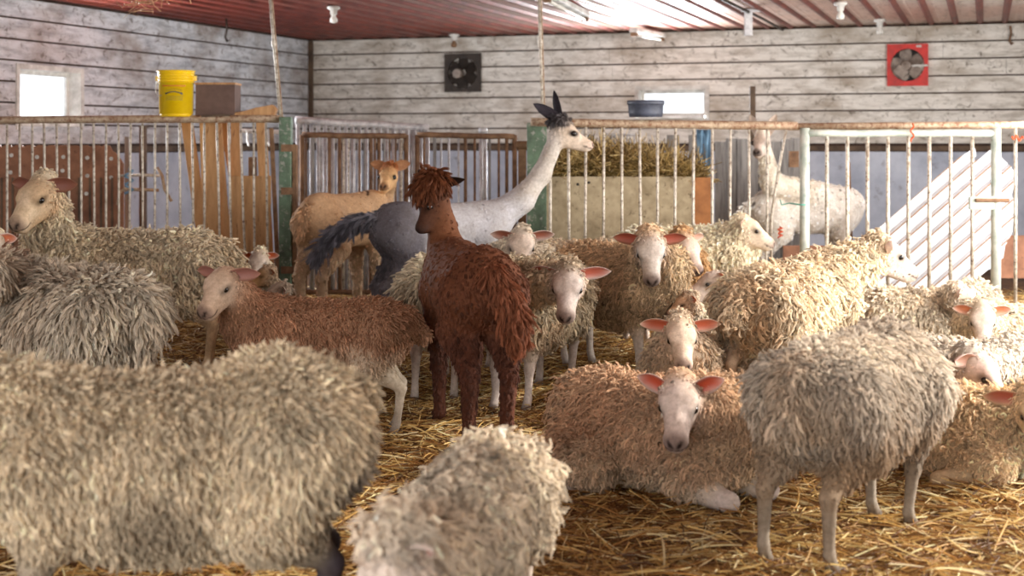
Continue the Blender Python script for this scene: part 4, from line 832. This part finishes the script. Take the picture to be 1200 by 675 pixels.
LF = area_light('front_fill_light', 4.8, 16.95, 1.3, 6.8, 1.9, 255, (1, .97, .92), math.pi/2, 0)  # fill lamp added behind the camera, in an opening made for it
LW1 = area_light('window_daylight_one', .06, (WL[0]+WL[1])/2, (WL[2]+WL[3])/2, WL[1]-WL[0], WL[3]-WL[2], 130, (.93, .96, 1), 0, -.15)
LW2 = area_light('window_daylight_two', (WR[0]+WR[1])/2, .06, (WR[2]+WR[3])/2, WR[1]-WR[0], WR[3]-WR[2], 105, (.93, .96, 1), -math.pi/2, -.15)
sun = bpy.data.lights.new('sun', 'SUN'); sun.energy = 4; sun.angle = .02; sun.color = (1, .93, .82); so_ = bpy.data.objects.new('sun', sun); COL.objects.link(so_)
sdir = Vector((-.80, -.05, -.42)); so_.rotation_euler = sdir.to_track_quat('-Z', 'Y').to_euler(); so_.location = (8, 8, 6)
# ---------------------------------------------------------------- the flock
PALE = G(226, 212, 188); CREAM = G(236, 222, 194); TAN = G(206, 176, 138); FW = G(228, 214, 202)
sheep('big woolly sheep seen side on, filling the front corner, tail stub raised', (178, 3.34), 190, .98, body=G(214, 198, 172), stain=G(170, 142, 110), n=150000, clump=7, wool=.026, curl=.003, leg=G(70, 62, 66), look=(180, -20), width=1.05, droop=.7, tail='up', hump=.045, thigh=1.4, ck=.5,
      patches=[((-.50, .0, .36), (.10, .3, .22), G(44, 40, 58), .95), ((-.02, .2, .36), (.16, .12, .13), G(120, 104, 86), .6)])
sheep('curly pale sheep seen from above, just in front of the camera', (556, 3.38), -103, .69, head=(458, 655, 2.72), look=(-120, -60), neckwool=.045, hs=1.3, body=G(220, 206, 186), n=80000, clump=15, wool=.030, curl=.009, ear_len=.05, tail=False, topwool=.045, width=.80)
sheep('shaggy grey sheep with rust brown neck, cut off by the photo edge', (66, 5.75), 144, 1.03, head=(-30, 318, 5.5), look=(185, -10), body=G(212, 200, 182), n=70000, clump=16, wool=.045, curl=.004, droop=1.0, face=G(150, 100, 66),
      patches=[((.40, 0, .66), (.17, .25, .24), G(136, 78, 44), .95)], ear=G(103, 68, 58))
sheep('tan-faced ewe in deep fleece standing in front of the scalloped board', (146, 7.5), 188, 1.08, head=(46, 222, 7.1), look=(250, -28), body=G(222, 206, 180), face=G(206, 174, 138), bridge=G(222, 198, 168), ear=G(129, 79, 65), ear_back=G(140, 96, 72), n=70000, clump=14, wool=.038, curl=.006, topwool=.012, hs=1.18, stain=G(160, 130, 92))
sheep('young russet sheep with bare pale face between shaggy sheep and alpacas', (372, 5.95), 184, .82, head=(262, 326, 5.75), look=(243, -30), body=G(178, 138, 110), bellyc=G(200, 184, 160), face=G(204, 178, 156), ear=G(153, 103, 92), ear_back=G(170, 124, 104), n=60000, clump=8, wool=.016, curl=.002, topwool=.0, leg=G(156, 144, 132), hs=1.15, neckwool=.014, droop=.8, stain=G(142, 100, 74), stain_amt=.3, width=.95, ear_len=.115, patches=[((-.05, 0, .30), (.7, .5, .17), G(206, 190, 168), .8)])
sheep('white-faced sheep with glowing orange ears lying beyond the russet sheep', (306, 8.6), -70, .72, head=(303, 303, 8.2), look=(-96, -30), lying=True, body=CREAM, face=FW, ear=G(202, 94, 43), n=16000, hs=1.1)
sheep('small brown-spotted lamb lying under the chin of the orange-eared sheep', (338, 7.9), 150, .56, head=(311, 320, 7.7), look=(215, -15), lying=True, body=PALE, face=G(150, 112, 76), ear=G(129, 77, 50), n=12000, stain=G(120, 80, 46), stain_amt=.9)
sheep('grey-headed lamb peeping over the back of the russet sheep', (352, 7.2), 175, .62, head=(326, 341, 7.0), look=(200, -15), lying=True, body=G(190, 176, 160), face=G(186, 170, 156), ear=G(146, 103, 87), n=9000, hs=1.0)
sheep('white sheep lying at the photo edge behind the shaggy grey sheep', (-32, 7.0), -60, .85, head=(-10, 283, 6.7), look=(-100, -20), lying=True, body=CREAM, face=FW, ear=G(206, 111, 70), n=12000)
sheep('pale sheep mostly hidden behind the dark brown alpaca', (508, 7.1), 96, .90, head=(520, 330, 7.8), look=(90, -40), body=G(214, 202, 178), n=30000, wool=.04, droop=1.0, legs=[(0, 0), (0, 0), (.0, .03), (0, 0)])
sheep('thick-fleeced sheep with a pink ear looking out beside the brown alpaca', (622, 6.75), 250, .93, head=(666, 326, 6.2), look=(262, -36), body=G(206, 190, 164), face=G(218, 204, 196), ear=G(184, 94, 73), n=70000, clump=14, wool=.038, curl=.007, topwool=.02, ear_len=.125, hs=1.12, legs=[(.02, 0), (.02, .0), (0, 0), (0, 0)])
sheep('white-faced sheep with brown ears peering over the thick-fleeced one', (604, 7.9), 255, .92, head=(612, 281, 7.5), look=(268, -36), body=G(226, 216, 198), face=G(232, 214, 200), ear=G(151, 86, 63), n=26000, topwool=.02, hs=1.1, ear_len=.12)
sheep('curly off-white back showing behind the long-legged tan sheep', (670, 8.85), 178, .86, head=(640, 318, 8.5), look=(200, -50), body=G(224, 208, 184), bellyc=G(190, 140, 96), n=26000, curl=.010, topwool=.02, stain=G(170, 130, 96))
sheep('long-legged tan sheep standing square with a narrow white face', (728, 7.45), 303, .97, head=(762, 286, 6.95), look=(268, -38), body=G(212, 184, 150), face=G(222, 212, 204), ear=G(168, 82, 63), ear_back=G(150, 108, 84), n=70000, clump=14, wool=.028, curl=.007, topwool=.018, bellyc=G(204, 176, 140), leg=G(226, 216, 208), ear_len=.115, neckwool=.04, hs=1.12,
      patches=[((.40, 0, .62), (.2, .3, .3), G(226, 208, 178), .6)])
sheep('bleating sheep with open mouth close behind the narrow-faced tan sheep', (788, 8.25), 276, .88, head=(803, 284, 7.75), look=(300, -36), body=G(214, 176, 130), face=G(226, 206, 192), ear=G(189, 146, 126), n=24000, wool=.036, curl=.008, topwool=.03, hs=1.12)
sheep('cream sheep standing in profile and gazing towards the pale gate', (808, 9.3), 4, .95, head=(876, 264, 9.2), look=(-12, -22), body=G(240, 228, 202), face=G(236, 218, 196), ear=G(189, 146, 117), n=42000, clump=14, wool=.034, curl=.005, topwool=.015, stain_amt=.2, hs=1.1)
sheep('resting sheep with raised grey-white profile and one orange ear', (862, 7.9), 200, .80, head=(838, 327, 7.6), look=(188, -14), lying=True, body=PALE, face=G(222, 208, 200), ear=G(199, 99, 55), n=26000, curl=.008, topwool=.0, hs=1.15)
sheep('small curly white lamb tucked behind the resting pink-eared lamb', (850, 7.25), 130, .62, head=(803, 352, 7.1), look=(200, -20), lying=True, body=G(236, 224, 206), face=G(220, 176, 140), ear=G(199, 103, 62), n=26000, curl=.009, topwool=.03)
sheep('lamb with pink-lined ears resting behind the big lying sheep', (800, 6.55), 266, .84, head=(798, 387, 6.15), look=(268, -28), lying=True, body=G(226, 208, 184), face=G(222, 200, 180), ear=G(194, 94, 62), n=40000, wool=.034, curl=.007, topwool=.02, hs=1.2, ear_len=.115)
sheep('big tan sheep lying in the straw with its head turned to the camera', (774, 5.02), -44, .90, head=(797, 462, 4.6), look=(-103, -26), lying=True, lie_side=-1, body=G(208, 176, 146), bellyc=G(214, 196, 170), face=G(230, 214, 206), ear=G(194, 79, 50), ear_back=G(228, 212, 200), n=120000, clump=16, wool=.028, curl=.006, topwool=.01, ear_len=.095, hs=1.12, ear_up=.45, stain=G(176, 122, 86),
      patches=[((.34, -.02, .26), (.2, .2, .3), G(218, 198, 166), .6)])
sheep('fluffy pale sheep seen from behind, head turned towards the pale gate', (928, 6.6), 50, .93, head=(1036, 292, 7.0), look=(12, -22), body=G(230, 214, 188), face=FW, ear=G(184, 137, 100), n=90000, clump=16, wool=.042, curl=.009, topwool=.03, tail=True, stain=G(166, 122, 78), stain_amt=.6, hs=1.15, neckwool=.045, patches=[((-.46, 0, .40), (.16, .3, .35), G(176, 138, 98), .7)])
sheep('greyish white sheep standing with its rump to the camera in the lit straw', (1008, 4.36), 52, .915, head=(1062, 462, 5.3), look=(40, -50), body=G(218, 206, 190), face=FW, leg=G(150, 138, 124), n=160000, clump=13, ck=.66, wool=.029, curl=.005, droop=.9, stain=G(128, 106, 88), stain_amt=.85, legs=[(.02, 0), (-.02, .02), (-.04, .04), (-.02, 0)], legwool=.006, width=.84, patches=[((-.2, 0, .34), (.6, .5, .14), G(160, 134, 106), .75), ((-.5, 0, .5), (.12, .3, .3), G(176, 152, 126), .6)])  # brown low patch paints in the shading on the lower fleece
sheep('white sheep lying low with its shorn pink-grey muzzle near the standing rump', (1135, 6.2), -20, .84, head=(1144, 426, 5.5), look=(-34, -38), lying=True, body=G(216, 206, 192), face=G(206, 180, 170), ear=G(189, 146, 126), n=42000, curl=.006, topwool=.02, stain_amt=.15, hs=1.25)
sheep('little lamb with spread orange ears facing the camera near the gate post', (1200, 7.5), 200, .84, head=(1151, 369, 7.1), look=(255, -30), lying=True, body=G(218, 204, 182), face=G(214, 200, 188), ear=G(206, 129, 90), n=36000, curl=.007, topwool=.01, stain_amt=.3, ear_up=.15, hs=1.12)
sheep('white sheep lying against the ribbed sheet behind the orange-eared lamb', (1088, 8.2), 8, .88, head=(1126, 345, 8.0), look=(-8, -26), lying=True, body=G(220, 208, 188), face=G(216, 202, 190), ear=G(194, 146, 117), n=26000, topwool=.02, hs=1.1)
sheep('creamy sheep lying at the photo edge in front, one pink ear showing', (1186, 5.2), -8, .74, head=(1212, 474, 4.8), look=(-96, -25), lying=True, lie_side=-1, body=G(234, 210, 176), face=G(220, 192, 158), ear=G(172, 89, 70), n=70000, clump=14, wool=.036, curl=.005, stain=G(200, 156, 112), ear_len=.11, hs=1.25)
# ---------------------------------------------------------------- the alpacas
alpaca('dark brown alpaca standing with its shaggy rump turned to the camera', (548, 5.95), 104, .95, head=(508, 229, 6.3), look=(203, -52), neck_mid=(518, 264, 6.35), body=G(112, 70, 48), neckc=G(116, 74, 50), face=G(70, 44, 32), leg=G(92, 56, 42), rumpc=G(108, 66, 46), wool=.008, rumpwool=.011, legwool=.012, n=80000, topknot=.030, topsize=1.75, tail=[(-.49, -.05, .68), (-.50, -.09, .57), (-.46, -.11, .47)], taill=.030, tailr=1.5, tailc=G(150, 92, 64), topc=G(112, 64, 38), earc=G(36, 24, 18), ear_dirs=[(-.62, .35, -.70), (-.3, -1, .2)], ear_len=.185, earw=.075, droop=1.1, bodyw=1.12, neckwool=.006, curl=.003, stain=G(62, 34, 24), stain_amt=.7, hs=.95, rad=.0011)
alpaca('grey alpaca with long raised neck and white speckled face in profile', (520, 8.95), 24, 1.0, head=(660, 153, 9.2), look=(-4, -14), neck_mid=(634, 205, 9.2), body=G(186, 184, 188), neckc=G(196, 188, 180), face=G(222, 204, 186), rumpc=G(112, 108, 114), leg=G(110, 106, 112), wool=.006, legwool=.012, n=36000, topknot=.026, topsize=1.15, topc=G(66, 62, 66), earc=G(44, 40, 46), ear_dirs=[(-.35, .15, 1), (-1, -.2, .45)], ear_len=.175, earw=.085, tail=[(-.56, .16, .72), (-.64, .34, .62), (-.70, .46, .48)], taill=.06, tailc=G(110, 108, 118), curl=.001, stain=G(140, 136, 140), stain_amt=.4, hs=1.12, nose=G(190, 160, 146), lid=G(30, 28, 34), thigh=1.1,
       patches=[((-.34, 0, .6), (.22, .4, .5), G(92, 88, 94), .8)])  # rump colour and patch are darker to paint in the shade on its rear
alpaca('tan alpaca near the barrier, looking back at the camera', (406, 9.7), 64, 1.04, head=(456, 205, 10.1), look=(-98, -10), neck_mid=(450, 236, 10.3), body=G(204, 168, 132), neckc=G(204, 170, 134), face=G(222, 180, 132), leg=G(214, 188, 158), wool=.006, legwool=.012, n=32000, topknot=.018, topc=G(166, 98, 54), earc=G(176, 130, 96), ear_dirs=[(-.1, 1, .20), (-.1, -1, .20)], ear_len=.11, tail=[(-.51, 0, .70), (-.54, 0, .60)], stain=G(176, 120, 78), hs=1.05, nose=G(120, 80, 60))
alpaca('white alpaca standing behind the railing and watching the camera', (948, 11.4), 8, 1.0, head=(893, 165, 11.0), look=(-112, -12), neck_mid=(905, 215, 11.2), body=G(246, 240, 232), neckc=G(240, 230, 214), face=G(222, 206, 194), wool=.010, legwool=.014, n=26000, topknot=.010, earc=G(206, 190, 178), ear_dirs=[(-.2, .5, 1), (-.2, -.5, 1)], ear_len=.13, stain=G(200, 190, 176), hs=1.15, nose=G(60, 50, 50), bodyw=1.15, neckwool=.012, neckr=1.45)

# ---------------------------------------------------------------- every empty stands at the base of its thing
bpy.context.view_layer.update()
for o in [o for o in bpy.data.objects if o.parent is None and o.type in ('EMPTY', 'MESH') and o.get('category') not in ('sheep', 'alpaca') and o.get('kind') != 'structure']:
    ms = [o] if o.type == 'MESH' else [q for q in o.children_recursive if q.type == 'MESH']
    W = [q.matrix_world @ Vector(c) for q in ms for c in q.bound_box]
    if not W: continue
    base = Vector(((min(p.x for p in W)+max(p.x for p in W))/2, (min(p.y for p in W)+max(p.y for p in W))/2, min(p.z for p in W)))
    d = o.rotation_euler.to_matrix().inverted() @ (base-o.location)
    if o.type == 'MESH': o.data.transform(Matrix.Translation(-d))
    for q in o.children: q.location = q.location-d
    o.location = base
# ---------------------------------------------------------------- camera, exposure
cam = bpy.data.cameras.new('camera'); co = bpy.data.objects.new('camera', cam); COL.objects.link(co)
co.location = (0, 0, EYE); co.rotation_euler = (math.pi/2, 0, 0); cam.lens = 36*F/1200; cam.sensor_width = 36
cam.shift_y = -(337.5-HZ)/1200; cam.clip_start = .05; cam.clip_end = 200
cam.dof.use_dof = True; cam.dof.focus_distance = 6.3; cam.dof.aperture_fstop = 2.8
sc = bpy.context.scene; sc.camera = co
sc.view_settings.view_transform = 'Standard'; sc.view_settings.look = 'None'; sc.view_settings.gamma = 1; sc.view_settings.exposure = .32
sc.cycles.use_denoising = True; sc.cycles.max_bounces = 6; sc.cycles.diffuse_bounces = 3; sc.cycles.transparent_max_bounces = 6
sc.cycles_curves.shape = 'RIBBONS'; sc.cycles_curves.subdivisions = 2
